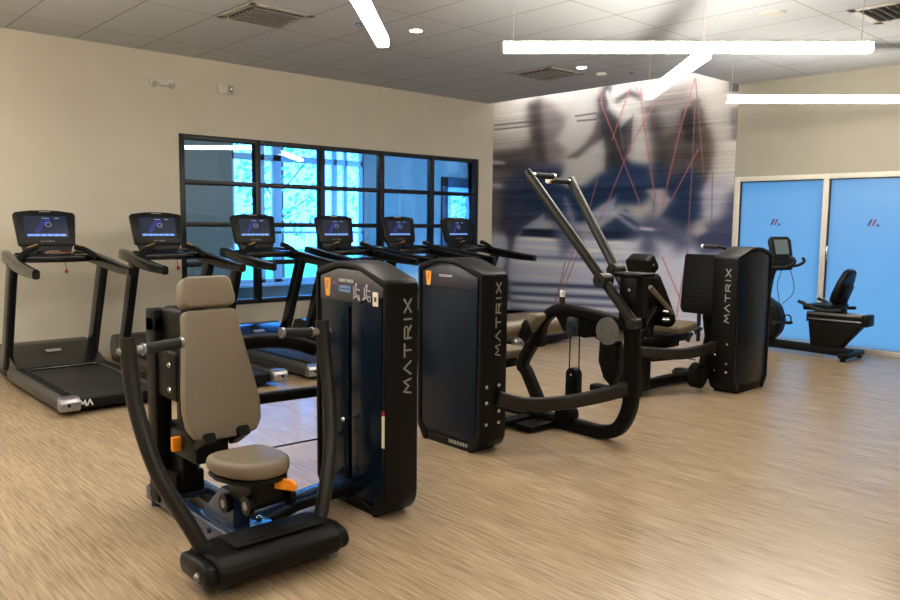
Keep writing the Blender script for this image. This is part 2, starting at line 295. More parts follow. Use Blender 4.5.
MURAL = [
('p',(182,190,214),0.099,[(-10.53,1.41),(-8.58,1.37),(-5.26,1.3),(-5.19,-0.16),(-10.49,-0.65)]),
('l',(222,225,236),0.058,0.039,[(-9.7,1.31),(-6.98,1.29)]),
('l',(212,217,232),0.049,0.039,[(-9.7,1.17),(-6.97,1.15)]),
('l',(208,214,232),0.058,0.039,[(-9.69,0.88),(-6.96,0.87)]),
('l',(60,70,108),0.062,0.039,[(-9.68,0.48),(-6.95,0.58)]),
('l',(200,206,226),0.049,0.039,[(-9.68,0.62),(-6.95,0.7)]),
('l',(70,80,118),0.058,0.039,[(-9.67,0.31),(-6.94,0.41)]),
('l',(80,88,125),0.049,0.039,[(-9.67,0.17),(-6.94,0.28)]),
('l',(205,210,228),0.039,0.039,[(-9.67,0.24),(-6.94,0.34)]),
('l',(75,85,122),0.049,0.039,[(-9.67,0.0),(-6.93,0.17)]),
('l',(205,210,228),0.039,0.039,[(-9.67,0.09),(-6.93,0.23)]),
('l',(110,120,160),0.049,0.039,[(-9.69,0.99),(-6.97,1.0)]),
('p',(112,105,106),0.099,[(-9.38,3.67),(-9.15,3.75),(-8.83,3.6),(-8.51,3.34),(-8.37,2.96),(-8.62,2.65),(-8.95,2.56),(-9.18,2.61),(-9.26,3.03),(-9.42,3.42)]),
('p',(52,47,50),0.083,[(-9.35,3.65),(-9.1,3.69),(-8.93,2.61),(-9.21,2.63)]),
('p',(72,67,72),0.116,[(-10.3,2.88),(-9.55,2.92),(-9.19,3.02),(-9.18,2.68),(-9.53,2.38),(-10.29,2.52)]),
('p',(100,95,100),0.099,[(-10.29,2.52),(-9.83,2.5),(-9.85,1.42),(-10.26,1.45)]),
('p',(170,165,170),0.022,[(-10.29,2.74),(-9.93,2.68),(-9.93,2.63),(-10.29,2.66)]),
('p',(165,160,168),0.022,[(-10.28,2.33),(-9.95,2.29),(-9.95,2.2),(-10.28,2.24)]),
('p',(48,56,82),0.116,[(-9.9,2.39),(-9.3,2.61),(-8.62,2.58),(-8.29,2.22),(-8.6,1.89),(-9.04,1.55),(-9.63,1.37),(-10.0,1.45)]),
('p',(30,50,82),0.083,[(-9.48,2.17),(-8.95,2.46),(-8.4,2.36),(-7.97,2.05),(-8.0,1.61),(-8.59,1.5),(-9.04,1.78),(-9.37,1.85)]),
('p',(55,58,90),0.044,[(-9.89,1.91),(-9.57,1.99),(-9.42,1.72),(-9.65,1.28),(-9.78,0.73),(-9.72,0.18),(-10.02,0.12),(-10.06,0.53),(-9.81,0.87),(-9.85,1.45)]),
('p',(150,155,178),0.017,[(-9.44,1.49),(-8.95,1.76),(-8.9,1.48)]),
('p',(26,36,62),0.022,[(-9.41,1.48),(-8.54,1.49),(-8.62,1.33),(-9.5,1.35)]),
('p',(170,167,168),0.083,[(-8.72,2.99),(-8.33,3.48),(-7.82,3.56),(-7.81,3.08),(-8.1,2.85),(-8.41,2.7)]),
('p',(172,170,172),0.044,[(-8.41,2.67),(-7.84,3.02),(-7.68,2.88),(-7.63,2.52),(-7.94,2.39),(-8.3,2.14),(-8.65,2.28)]),
('p',(80,75,78),0.044,[(-8.49,2.68),(-8.2,2.82),(-7.91,3.06),(-7.84,3.37),(-7.62,3.26),(-7.74,2.95),(-8.0,2.83),(-8.28,2.66)]),
('p',(40,38,44),0.044,[(-7.86,3.56),(-7.76,3.82),(-7.6,3.72),(-7.47,3.47),(-7.28,3.19),(-7.18,2.73),(-7.2,2.34),(-7.66,2.41),(-7.74,2.92)]),
('p',(180,177,177),0.038,[(-7.6,3.8),(-7.08,3.73),(-6.91,3.16),(-6.81,2.48),(-7.17,2.45),(-7.37,2.77),(-7.43,3.21),(-7.66,3.42)]),
('p',(48,46,54),0.022,[(-7.4,3.08),(-7.17,3.28),(-7.22,2.73),(-7.33,2.58)]),
('l',(215,212,212),0.058,0.029,[(-7.69,3.67),(-7.59,3.47),(-7.43,3.36)]),
('l',(60,55,60),0.078,0.039,[(-7.47,3.51),(-7.26,3.62),(-7.07,3.51)]),
('p',(24,44,78),0.083,[(-8.34,2.01),(-7.78,2.38),(-7.29,2.55),(-6.88,2.48),(-6.73,2.1),(-6.97,1.88),(-7.37,1.88),(-7.96,1.71),(-8.63,1.61)]),
('p',(58,52,55),0.116,[(-6.97,3.35),(-6.71,3.38),(-6.21,3.31),(-6.01,3.22),(-5.75,2.67),(-5.84,2.34),(-5.96,2.05),(-6.17,2.45),(-6.44,1.95),(-6.74,2.03),(-6.86,2.86)]),
('p',(120,114,114),0.116,[(-6.86,3.57),(-6.22,3.61),(-6.17,3.27),(-6.36,2.97),(-6.61,2.91)]),
('p',(74,68,70),0.083,[(-6.55,2.91),(-6.29,2.96),(-6.26,2.31),(-6.53,2.27)]),
('p',(26,24,28),0.033,[(-6.34,3.25),(-6.14,3.29),(-6.1,2.81),(-6.28,2.82)]),
('p',(72,62,58),0.038,[(-6.15,3.38),(-6.04,3.39),(-5.8,2.64),(-5.89,2.05),(-6.06,2.2)]),
('p',(24,40,72),0.083,[(-6.76,2.48),(-6.64,2.55),(-6.49,2.24),(-6.17,2.45),(-5.92,2.2),(-5.94,1.72),(-6.22,1.42),(-6.73,1.77),(-6.79,2.03)]),
('p',(178,173,170),0.099,[(-6.03,3.7),(-5.38,3.62),(-5.3,1.93),(-5.62,1.62),(-5.84,1.65),(-5.76,2.5)]),
('p',(55,52,55),0.022,[(-5.6,3.59),(-5.38,3.54),(-5.37,3.4),(-5.58,3.43)]),
('p',(110,104,110),0.033,[(-5.55,3.21),(-5.36,3.23),(-5.34,2.72),(-5.56,2.77)]),
('p',(160,160,178),0.044,[(-5.9,2.15),(-5.51,2.32),(-5.6,1.84),(-5.78,1.6),(-5.92,1.71)]),
('p',(55,60,92),0.099,[(-5.66,1.68),(-5.47,2.07),(-5.3,2.07),(-5.26,1.21),(-5.95,1.13),(-6.12,1.43),(-5.89,1.57)]),
('p',(165,160,160),0.033,[(-6.07,1.48),(-5.89,1.62),(-5.84,1.51),(-6.01,1.39)]),
('p',(150,156,182),0.033,[(-8.0,1.74),(-7.42,2.04),(-7.52,1.72),(-7.83,1.51),(-7.99,1.48)]),
('p',(30,45,75),0.044,[(-7.56,1.61),(-7.28,1.83),(-6.99,1.57),(-6.98,1.34),(-7.74,1.32),(-7.83,1.45)]),
('l',(165,170,195),0.058,0.029,[(-7.5,1.76),(-7.14,1.55),(-6.8,1.34)]),
('l',(150,155,182),0.049,0.029,[(-7.37,1.79),(-6.99,1.62),(-6.7,1.54)]),
('p',(78,82,112),0.116,[(-7.26,1.36),(-6.82,1.75),(-6.29,1.58),(-6.08,1.29),(-6.52,1.02),(-6.97,1.15)]),
('l',(185,185,205),0.049,0.019,[(-6.97,1.52),(-6.77,1.5)]),
('p',(165,153,163),0.038,[(-6.9,2.11),(-6.59,2.13),(-6.44,1.95),(-6.61,1.74),(-6.73,1.68),(-6.72,1.89)]),
('p',(192,192,212),0.116,[(-6.71,1.34),(-6.41,1.28),(-6.28,0.61),(-6.02,-0.11),(-6.74,-0.2),(-6.59,0.59)]),
('p',(198,202,218),0.083,[(-7.5,1.23),(-6.94,1.37),(-7.11,1.02),(-7.53,0.94)]),
('p',(92,98,128),0.099,[(-8.74,1.54),(-8.38,1.89),(-8.11,1.31),(-8.53,1.0)]),
('l',(150,156,182),0.078,0.058,[(-8.47,1.98),(-8.29,1.56),(-7.94,1.32)]),
('l',(165,95,104),0.016,0.01,[(-7.82,3.53),(-7.53,2.95),(-7.04,1.96)]),
('l',(165,95,104),0.016,0.01,[(-6.78,3.45),(-7.22,2.79),(-7.59,1.99)]),
('l',(165,95,104),0.016,0.01,[(-7.07,3.66),(-7.02,3.26),(-6.76,2.06)]),
('l',(165,95,104),0.016,0.01,[(-6.15,3.68),(-6.36,2.97),(-6.61,1.86)]),
('l',(165,95,104),0.016,0.01,[(-6.05,2.67),(-6.44,1.98)]),
('l',(165,95,104),0.016,0.01,[(-7.26,3.68),(-7.57,2.91)]),
('l',(165,95,104),0.016,0.01,[(-7.84,2.29),(-8.06,1.56)]),
('l',(165,95,104),0.016,0.01,[(-8.27,1.17),(-8.78,-0.04)]),
('l',(165,95,104),0.016,0.01,[(-8.15,1.18),(-8.72,-0.03)]),
('l',(165,95,104),0.016,0.01,[(-6.58,1.09),(-6.22,0.43)]),
('l',(165,95,104),0.016,0.01,[(-6.16,1.21),(-6.3,0.19)]),
('l',(165,95,104),0.016,0.01,[(-7.85,3.72),(-7.78,3.49)]),
('l',(165,95,104),0.016,0.01,[(-7.19,3.73),(-7.07,3.54)]),
('l',(165,95,104),0.016,0.01,[(-7.04,1.96),(-7.0,1.86)]),
('l',(165,95,104),0.016,0.01,[(-7.59,1.99),(-7.79,1.61)]),
('l',(120,92,102),0.016,0.008,[(-6.14,3.68),(-5.95,2.34)]),
('l',(120,92,102),0.016,0.008,[(-6.13,3.38),(-6.14,2.23),(-6.16,1.31)]),
('l',(120,92,102),0.016,0.008,[(-6.74,2.06),(-6.78,1.77)]),
('l',(120,92,102),0.016,0.008,[(-5.81,2.33),(-5.79,1.62)]),
('l',(120,92,102),0.016,0.008,[(-8.46,0.93),(-8.64,0.27)]),
('l',(70,64,64),0.021,0.012,[(-10.2,3.36),(-9.27,3.35)]),
('l',(70,64,64),0.021,0.012,[(-10.2,3.28),(-9.27,3.27)]),
('l',(70,64,64),0.021,0.012,[(-8.32,3.35),(-7.9,3.36)]),
('l',(70,64,64),0.021,0.012,[(-8.28,3.27),(-7.89,3.26)]),
]
COVE, LOBBY, SKY, EXPO = 40, 50, 3.9, 0.32
# ------------------------------------------------------------------ room shell
H = 3.51; XW = -9.16; YM = 10.33; X1 = 3.0; Y0 = -3.0
SLOT_Y = 9.13; SLOT_X = -5.45
b = MB(); b.box((XW-.15, Y0-.15, -.12), (X1+.15, YM, 0)); b.prism([(XW-.15, 9.24), (XW-.15, YM), (-10.45, YM), ], 'z', -.12, 0)
struct(b.build('floor', 'floor'))
b = MB(); b.box((XW, Y0, H), (X1, SLOT_Y, H+.06)); b.box((SLOT_X, SLOT_Y, H), (X1, YM, H+.06))
struct(b.build('ceiling', 'tiles'))
b = MB(); b.box((-10.5, SLOT_Y, 4.3), (SLOT_X, YM, 4.36)); b.box((-10.5, SLOT_Y-.05, H+.06), (SLOT_X, SLOT_Y, 4.3)); b.box((SLOT_X, SLOT_Y, H+.06), (SLOT_X+.05, YM, 4.3))
struct(b.build('ceiling_cove', 'ceil_plain'))
# treadmill wall with its window opening
WY0, WY1, WZ0, WZ1 = 3.92, 8.90, .50, 2.60
b = MB(); t = .15
b.box((XW-t, Y0-.15, 0), (XW, WY0, H)); b.box((XW-t, WY1, 0), (XW, 9.24, H+.8)); b.box((XW-t, WY0, 0), (XW, WY1, WZ0)); b.box((XW-t, WY0, WZ1), (XW, WY1, H))
struct(b.build('wall_left', 'wall'))
b = MB(); b.prism([(XW-t, 9.12), (XW-t, 9.24), (-10.42, YM), (-10.52, YM)], 'z', 0, 4.3)
struct(b.build('wall_alcove', 'wall'))
# far wall: behind the mural and above the glazed doors
GX0, GX1, GZ = -5.47, -3.02, 2.25
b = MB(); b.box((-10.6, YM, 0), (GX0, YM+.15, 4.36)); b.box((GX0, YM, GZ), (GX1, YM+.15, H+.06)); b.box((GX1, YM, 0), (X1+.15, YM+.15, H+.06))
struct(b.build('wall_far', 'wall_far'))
b = MB(); b.box((X1, Y0-.15, 0), (X1+.15, YM, H)); struct(b.build('wall_right', 'wall'))
b = MB(); b.box((XW, Y0-.15, 0), (X1, Y0, H)); struct(b.build('wall_back', 'wall'))
b = MB(); b.box((XW, Y0, 0), (XW+.012, WY0+5.3, .1)); struct(b.build('baseboard_left', 'wall'))

# window_1: five columns, four rows
b = MB()
ys = [3.95, 4.95, 5.93, 6.95, 7.92, 8.87]; zs = [.53, 1.03, 1.52, 2.03, 2.57]
for i, y in enumerate(ys): b.box((XW-.09, y-(.035 if i in (1, 2, 3) else .03), WZ0), (XW+.02, y+(.035 if i in (1, 2, 3) else .03), WZ1), .004)
for z in zs: b.box((XW-.085, WY0, z-.03), (XW+.015, WY1, z+.03), .004)
w1 = struct(b.build('window_1', 'window_frame'))
b = MB(); b.box((XW-.04, WY0+.02, WZ0+.02), (XW-.03, WY1-.02, WZ1-.02)); b.build('window_pane', 'pane', w1)

# glazed doors in the far wall
def emblem(mb, x, z, y, s=.8):
    for k, (dx, m) in enumerate(((-.055, 'red'), (.005, 'red'))):
        mb.use('emblem_dark' if k == 0 else 'red').prism([(x+s*(dx+p), z+s*q) for p, q in ((-.035, -.05), (-.005, -.05), (.04, .05), (.01, .05))], 'y', y-.002, y)
    mb.use('emblem_dark').prism([(x+s*p, z+s*q) for p, q in ((.05, -.06), (.085, -.06), (.075, -.025), (.045, -.025))], 'y', y-.002, y)
M['emblem_dark'] = mat('dark_blue_print', (45, 50, 95), .5)
for n, (xa, xb, ex) in enumerate(((-5.46, -4.215, -4.87), (-4.215, -3.02, -3.635))):
    b = MB()
    b.box((xa, YM-.02, 0), (xa+(.075 if n == 0 else .035), YM+.09, GZ), .004); b.box((xb-.035, YM-.02, 0), (xb, YM+.09, GZ), .004)
    x0 = xa+(.075 if n == 0 else .035); b.box((x0-.003, YM-.017, GZ-.065), (xb-.032, YM+.087, GZ-.001), .003); b.box((x0-.003, YM-.017, .001), (xb-.032, YM+.087, .06), .003)
    d = struct(b.build('door_%d' % (n+1), 'door_frame'))
    g = MB(); x0 = xa+(.075 if n == 0 else .035)
    g.box((x0, YM+.005, .06), (x0+.012, YM+.06, GZ-.065)); g.box((x0, YM+.005, GZ-.077), (xb-.035, YM+.06, GZ-.065)); g.build('glazing_gasket', 'window_frame', d)
    g = MB(); g.box((x0, YM+.03, .06), (xb-.035, YM+.04, GZ-.065)); g.build('frosted_pane', 'frosted', d)
    g = MB(); emblem(g, ex, 1.63, YM+.029); g.build('door_emblem', 'red', d)
    if n == 1:
        g = MB(); g.box((xa+.05, YM-.05, 1.15), (xa+.075, YM-.03, 1.33), .006); g.cyl((xa+.06, YM-.04, 1.18), (xa+.06, YM, 1.18), .006); g.cyl((xa+.06, YM-.04, 1.3), (xa+.06, YM, 1.3), .006)
        g.build('door_handle', 'chrome', d)

# ------------------------------------------------------------------ mural
def paint_mural():
    x0, x1, z0, z1, st = -10.4, -5.47, 0.0, 4.25, .0125
    nx = int((x1-x0)/st)+1; nz = int((z1-z0)/st)+1
    gx = np.linspace(x0, x1, nx); gz = np.linspace(z0, z1, nz)
    Xg, Zg = np.meshgrid(gx, gz); col = np.zeros((nz, nx, 3)); col[:] = (164, 160, 159)
    rng = np.random.default_rng(3)
    # wind blur: rows shifted a little, strength varies along the row
    def row_noise(scale):
        n = rng.normal(size=nz); k = np.ones(scale)/scale; return np.convolve(n, k, 'same')*math.sqrt(scale)
    sh = row_noise(9)*.010 + row_noise(30)*.02
    Xs = Xg + sh[:, None]*(0.6+.4*np.sin(Xg*3.1+1))
    def sd(P):
        d = np.full(Xs.shape, 1e9); ins = np.zeros(Xs.shape, bool); n = len(P)
        for i in range(n):
            ax, az = P[i]; bx, bz = P[(i+1) % n]; ex, ez = bx-ax, bz-az
            t = np.clip(((Xs-ax)*ex+(Zg-az)*ez)/(ex*ex+ez*ez+1e-9), 0, 1)
            d = np.minimum(d, np.hypot(Xs-ax-t*ex, Zg-az-t*ez))
            c = ((az > Zg) != (bz > Zg)) & (Xs < ex*(Zg-az)/(ez if abs(ez) > 1e-9 else 1e-9)+ax); ins ^= c
        return np.where(ins, -d, d)
    def ld(P, X):
        d = np.full(X.shape, 1e9)
        for (ax, az), (bx, bz) in zip(P[:-1], P[1:]):
            ex, ez = bx-ax, bz-az; t = np.clip(((X-ax)*ex+(Zg-az)*ez)/(ex*ex+ez*ez+1e-9), 0, 1)
            d = np.minimum(d, np.hypot(X-ax-t*ex, Zg-az-t*ez))
        return d
    def smear(c, n):
        k = np.cumsum(np.pad(c, ((0, 0), (n+1, n), (0, 0)), 'edge'), 1); return (k[:, 2*n+1:]-k[:, :-2*n-1])/(2*n+1)
    done = False
    for s in MURAL:
        if s[0] == 'l' and s[2] < .03 and not done:      # the wind-blurred figures are finished, crisp lines follow
            done = True; col = .40*col+.35*smear(col, 9)+.25*smear(smear(col, 16), 10)
        if s[0] == 'p':
            a = np.clip(.5 - sd(s[3])/(2.2*s[2]+.004), 0, 1)
        else:
            a = np.clip(.5 - (ld(s[4], Xs if s[3] > .02 else Xg)-s[2]/2)/(2*s[3]+.006), 0, 1)
        a = a*a*(3-2*a); a = a[..., None]; col = col*(1-a)+np.array(s[1])*a
    streak = row_noise(2)[:, None]*6.0*(.5+.5*np.sin(Xg*1.7+Zg*2)) + row_noise(6)[:, None]*5.5*(.5+.5*np.cos(Xg*2.3-Zg))
    col = np.clip(col+streak[..., None], 8, 250)/255
    col = np.where(col <= .04045, col/12.92, ((col+.055)/1.055)**2.4)
    col = np.clip(col*MURAL_GAIN, 0, .92)
    verts = np.stack([Xg, np.full_like(Xg, YM-.012), Zg], -1).reshape(-1, 3)
    i = np.arange(nz*nx).reshape(nz, nx)
    q = np.stack([i[:-1, :-1], i[:-1, 1:], i[1:, 1:], i[1:, :-1]], -1).reshape(-1, 4)
    me = bpy.data.meshes.new('wall_mural')
    # the front sheet plus a back sheet: a printed panel with thickness
    bk = np.array([[x0, YM-.001, z0], [x1, YM-.001, z0], [x1, YM-.001, z1], [x0, YM-.001, z1]]); nv = len(verts)
    verts = np.vstack([verts, bk]); edge = lambda ids: [int(k) for k in ids]
    faces = [tuple(int(k) for k in f) for f in q]
    faces += [(nv+3, nv+2, nv+1, nv), tuple(edge(i[0, ::-1]))+(nv, nv+1), tuple(edge(i[-1, :]))+(nv+2, nv+3), tuple(edge(i[:, 0]))+(nv+3, nv), tuple(edge(i[::-1, -1]))+(nv+1, nv+2)]
    me.from_pydata(verts.tolist(), [], faces)
    c4 = np.ones((len(verts), 4)); c4[:nv, :3] = col.reshape(-1, 3); c4[nv:, :3] = .5
    at = me.color_attributes.new('print', 'FLOAT_COLOR', 'POINT'); at.data.foreach_set('color', c4.astype(np.float32).ravel())
    m = bpy.data.materials.new('printed_wallcovering'); m.use_nodes = True; nt = m.node_tree
    a = nt.nodes.new('ShaderNodeVertexColor'); a.layer_name = 'print'; bs = nt.nodes['Principled BSDF']
    nt.links.new(a.outputs['Color'], bs.inputs['Base Color']); bs.inputs['Roughness'].default_value = .6; bs.inputs['Specular IOR Level'].default_value = .25
    me.materials.append(m); o = bpy.data.objects.new('wall_mural', me); C.objects.link(o)
    return tag(o, 'large printed mural of blurred grey and navy runners crossed by thin red lines', 'mural')
MURAL_GAIN = 1.3
paint_mural()

# ------------------------------------------------------------------ the lobby beyond the window and the outdoors
LX = -13.5
b = MB(); b.box((LX-.1, 0, -.12), (XW-.15, 16, 0)); struct(b.build('floor_lobby', 'lobby_floor'))
b = MB(); b.box((LX-.1, 0, 3.6), (XW-.15, 9.05, 3.66)); b.box((LX-.1, 9.05, 3.6), (-10.65, 16, 3.66)); struct(b.build('ceiling_lobby', 'ceil_plain'))
b = MB()
OZ0, OZ1 = .38, 3.35
b.box((LX-.2, 0, 0), (LX, 6.78, 3.6)); b.box((LX-.2, 9.78, 0), (LX, 12.05, 3.6)); b.box((LX-.2, 12.95, 0), (LX, 16, 3.6))
b.box((LX-.2, 6.78, 0), (LX, 9.78, OZ0)); b.box((LX-.2, 6.78, OZ1), (LX, 9.78, 3.6)); b.box((LX-.2, 12.05, 2.55), (LX, 12.95, 3.6))
struct(b.build('wall_lobby', 'lobby_wall'))
b = MB(); b.box((LX, 0, 0), (XW-.15, .1, 3.6)); b.box((LX, 15.9, 0), (-8, 16, 3.6)); struct(b.build('wall_lobby_end', 'lobby_wall'))
b = MB()
for y, w in ((6.81, .03), (7.42, .05), (7.74, .09), (8.72, .05), (9.08, .05), (9.35, .03), (9.75, .04)): b.box((LX-.14, y-w, OZ0), (LX-.04, y+w, OZ1), .006)
for z, w in ((OZ0+.03, .04), (2.78, .06), (OZ1-.03, .04), (1.35, .025)): b.box((LX-.14, 6.78, z-w), (LX-.04, 9.78, z+w), .006)
b.box((LX-.05, 6.74, OZ0-.06), (LX+.14, 9.82, OZ0), .006)
w2 = struct(b.build('window_2', 'white_frame'))
b = MB(); b.box((LX-.1, 6.8, OZ0), (LX-.09, 9.76, OZ1)); b.build('window_pane', 'clear_pane', w2)
b = MB(); b.box((LX-.12, 11.95, 0), (LX+.06, 12.12, 2.62), .006); b.box((LX-.12, 12.9, 0), (LX+.06, 13.02, 2.62), .006); b.box((LX-.12, 11.95, 2.4), (LX+.06, 13.02, 2.62), .006)
d3 = struct(b.build('door_3', 'window_frame'))
b = MB(); b.box((LX-.08, 12.12, 0), (LX-.03, 12.3, 2.2), .004); b.box((LX-.08, 12.84, 0), (LX-.03, 12.9, 2.2), .004); b.box((LX-.08, 12.12, 2.2), (LX-.03, 12.9, 2.4), .004); b.box((LX-.08, 12.12, 0), (LX-.03, 12.9, .2), .004); b.build('door_leaf', 'white_frame', d3)
b = MB(); b.box((LX-.06, 12.3, .2), (LX-.05, 12.84, 2.2)); b.build('door_pane', 'clear_pane', d3)
# outdoors
b = MB(); b.box((-40, -10, -.2), (-15.6, 40, -.06)); struct(b.build('lawn', 'grass'))
b = MB(); b.box((-15.6, -10, -.2), (LX-.2, 40, -.05)); struct(b.build('pavement', 'paving'))
def tree(x, y, h, r, seed, leaf, label):
    rnd = random.Random(seed)
    t = thing('tree', (x, y, -.06), label, 'tree', 'trees on the lawn outside')
    b = MB(); b.tube([(x, y, -.06), (x+.05, y, h*.4), (x, y+.1, h*.8)], .14, 10, 4, scales=[1-.07*i for i in range(9)])
    for k in range(4):
        a = rnd.uniform(0, 6.28); b.tube([(x, y, h*(.35+.05*k)), (x+math.cos(a)*r*.6, y+math.sin(a)*r*.6, h*(.5+.07*k))], .018, 6)
    b.build('trunk', 'bark', t)
    vs = []; fs = []
    for k in range(620):
        u = V((rnd.gauss(0, 1), rnd.gauss(0, 1), rnd.gauss(0, 1))).normalized()*rnd.uniform(.35, 1)**.6
        c = V((x+u.x*r, y+u.y*r, h*.62+u.z*h*.42)); s = rnd.uniform(.06, .14)
        n = V((rnd.gauss(0, 1), rnd.gauss(0, 1), rnd.gauss(0, 1))).normalized(); p = n.orthogonal().normalized(); q = n.cross(p)
        i = len(vs); vs += [c+p*s, c+q*s*.5+n*s*.15, c-p*s, c-q*s*.5+n*s*.15]; fs.append((i, i+1, i+2, i+3))
    me = bpy.data.meshes.new('crown'); me.from_pydata([tuple(v-V((x, y, -.06))) for v in vs], [], fs); me.materials.append(M[leaf])
    o = bpy.data.objects.new('crown', me); C.objects.link(o); o.parent = t
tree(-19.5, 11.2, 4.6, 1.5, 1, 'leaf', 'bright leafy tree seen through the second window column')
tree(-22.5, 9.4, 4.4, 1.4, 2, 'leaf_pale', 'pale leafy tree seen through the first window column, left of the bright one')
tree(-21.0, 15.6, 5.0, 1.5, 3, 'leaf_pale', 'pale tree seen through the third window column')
tree(-19.0, 18.6, 3.4, 1.1, 5, 'leaf', 'small tree seen through the glazed lobby door')
# ------------------------------------------------------------------ ceiling fixtures
ZL = 2.95
def pendant(p, q, label, z=ZL):
    p = V((*p, z)); q = V((*q, z)); d = (q-p).normalized(); l = (q-p).length; s = V((-d.y, d.x, 0)); mid = (p+q)/2
    t = thing('pendant_light', (mid.x, mid.y, z), label, 'light', 'linear pendant lights')
    X = frame(p, d, s, (0, 0, 1))
    b = MB(); b.prism([(-.045, -.030), (-.032, -.042), (.022, -.042), (.022, .03), (-.045, .03)], 'x', .012, l-.012, X=X)
    b.box((.012, .030, -.04), (l-.012, .046, .03), X=X); b.build('diffuser', 'tube', t)
    b = MB(); b.box((0, -.047, .03), (l, .048, .042), .004, X=X)
    b.prism([(-.047, -.031), (-.033, -.044), (.035, -.044), (.048, -.03), (.048, .03), (-.047, .03)], 'x', 0, .012, X=X)
    b.prism([(-.047, -.031), (-.033, -.044), (.035, -.044), (.048, -.03), (.048, .03), (-.047, .03)], 'x', l-.012, l, X=X); b.build('housing', 'fixture', t)
    b = MB(); b.box((.012, .0225, -.043), (l-.012, .0295, .03), X=X); b.build('lens_groove', 'plastic', t)
    for f in (.03, .97):
        b = MB(); c = p+d*l*f; b.cyl(c+V((0, 0, .05)), (c.x, c.y, H-.01), .0025, 6); b.cyl((c.x, c.y, H-.012), (c.x, c.y, H), .025, 14); b.build('suspension_cable', 'vent', t)
k = (ZL-1.57)/(3.0-1.57)
def sc(x, y): return (x*k, y*k)
pendant(sc(-4.54, 4.67), sc(-2.46, 6.75), 'long linear pendant light hanging level across the upper right, nearest full bar')
pendant(sc(-4.57, 8.33), sc(-3.0, 9.83), 'linear pendant light cut by the right edge, in front of the cream wall')
pendant(sc(-5.04, 7.5), sc(-3.50, 6.02), 'linear pendant light angled in front of the mural top')
pendant(sc(-5.09, 3.87), sc(-3.1, 1.92), 'linear pendant light cut by the top edge, near the ceiling vent')
for p, q, l in (((-7.6, 1.25), (-6.0, -.35), 'linear pendant light on the left just outside the view'), ((-2.2, .8), (-.4, -1.0), 'added unseen linear pendant light overhead behind the camera'), ((-5.3, 1.0), (-3.7, -.6), 'added unseen linear pendant light to the left, above the frame'), ((-8.3, -.1), (-6.7, -1.7), 'added unseen linear pendant light far left behind the camera'), ((.2, 2.6), (1.9, .9), 'added unseen linear pendant light at the room end behind the camera')):  # unseen pendants; all but the first added to raise the room light
    pendant(p, q, l)

def vent(x, y, label, s=.30):
    t = thing('ceiling_vent', (x, y, H), label, 'vent', 'square ceiling vents')
    b = MB()
    for i, (u, v) in enumerate(((1, 0), (-1, 0), (0, 1), (0, -1))):
        if u: b.box((x+u*s-.035, y-s-.035, H-.012), (x+u*s+.035, y+s+.035, H-.001), .003)
        else: b.box((x-s-.035, y+v*s-.035, H-.012), (x+s+.035, y+v*s+.035, H-.001), .003)
    b.build('vent_frame', 'vent', t)
    b = MB(); b.box((x-s, y-s, H-.003), (x+s, y+s, H-.001)); b.build('vent_duct', 'vent_dark', t)
    for k in range(8):
        b = MB(); xx = x-s+.06+k*(2*s-.1)/7
        b.box((-.017, -s+.03, -.0015), (.017, s-.03, .0015), X=Matrix.Translation((xx, y, H-.026)) @ Matrix.Rotation(R(40), 4, 'Y')); b.build('louvre', 'vent', t)
vent(-6.83, 3.80, 'square louvred ceiling vent at the upper left, above the treadmills')
vent(-6.80, 7.83, 'square louvred ceiling vent just in front of the mural')
vent(-2.62, 7.80, 'square louvred ceiling vent at the upper right corner')
def downlight(x, y, label, lamp=True):
    t = thing('downlight', (x, y, H), label, 'light', 'recessed downlights')
    b = MB(); b.cyl((x, y, H-.008), (x, y, H-.0005), .075, 28); b.build('trim_ring', 'fixture', t)
    b = MB(); b.cyl((x, y, H-.011), (x, y, H-.004), .06, 28); b.build('lens', 'downlight', t)
downlight(-6.25, 5.17, 'small round downlight lit beside the angled pendant near top centre')
downlight(-6.23, 7.82, 'small round downlight lit beside the vent in front of the mural')
b = MB(); b.cyl((-3.46, 7.08, H-.012), (-3.46, 7.08, H-.0005), .11, 32); b.cyl((-3.46, 7.08, H-.016), (-3.46, 7.08, H-.012), .09, 32)
tag(b.build('ceiling_speaker', 'ceil_plain'), 'round white ceiling speaker disc above the long level pendant', 'speaker')
def sprinkler(x, y, label):
    b = MB(); b.cyl((x, y, H-.006), (x, y, H-.0005), .05, 18); b.cyl((x, y, H-.022), (x, y, H-.006), .01, 10); b.cyl((x, y, H-.026), (x, y, H-.022), .024, 14)
    tag(b.build('ceiling_sprinkler', 'silver'), label, 'sprinkler', 'ceiling sprinklers')
sprinkler(-6.45, 4.62, 'small ceiling sprinkler between the left vent and the angled pendant'); sprinkler(-6.0, 8.55, 'small ceiling sprinkler just before the mural cove')
b = MB(); b.cyl((-6.3, 8.32, H-.03), (-6.3, 8.32, H-.0005), .06, 24, .07); tag(b.build('smoke_detector', 'fixture'), 'round white smoke detector on the ceiling near the mural', 'smoke detector')

# wall fittings high on the treadmill wall
t = thing('emergency_light', (XW, 3.71, 3.13), 'white twin-lamp emergency light high on the wall, left of the strobe', 'emergency light')
b = MB(); b.box((XW, 3.58, 3.13), (XW+.05, 3.86, 3.20), .012); b.build('housing', 'fixture', t)
for y in (3.63, 3.83):
    b = MB(); b.cyl((XW+.045, y, 3.135), (XW+.085, y, 3.135), .032, 20); b.build('lamp_head', 'vent', t)
    
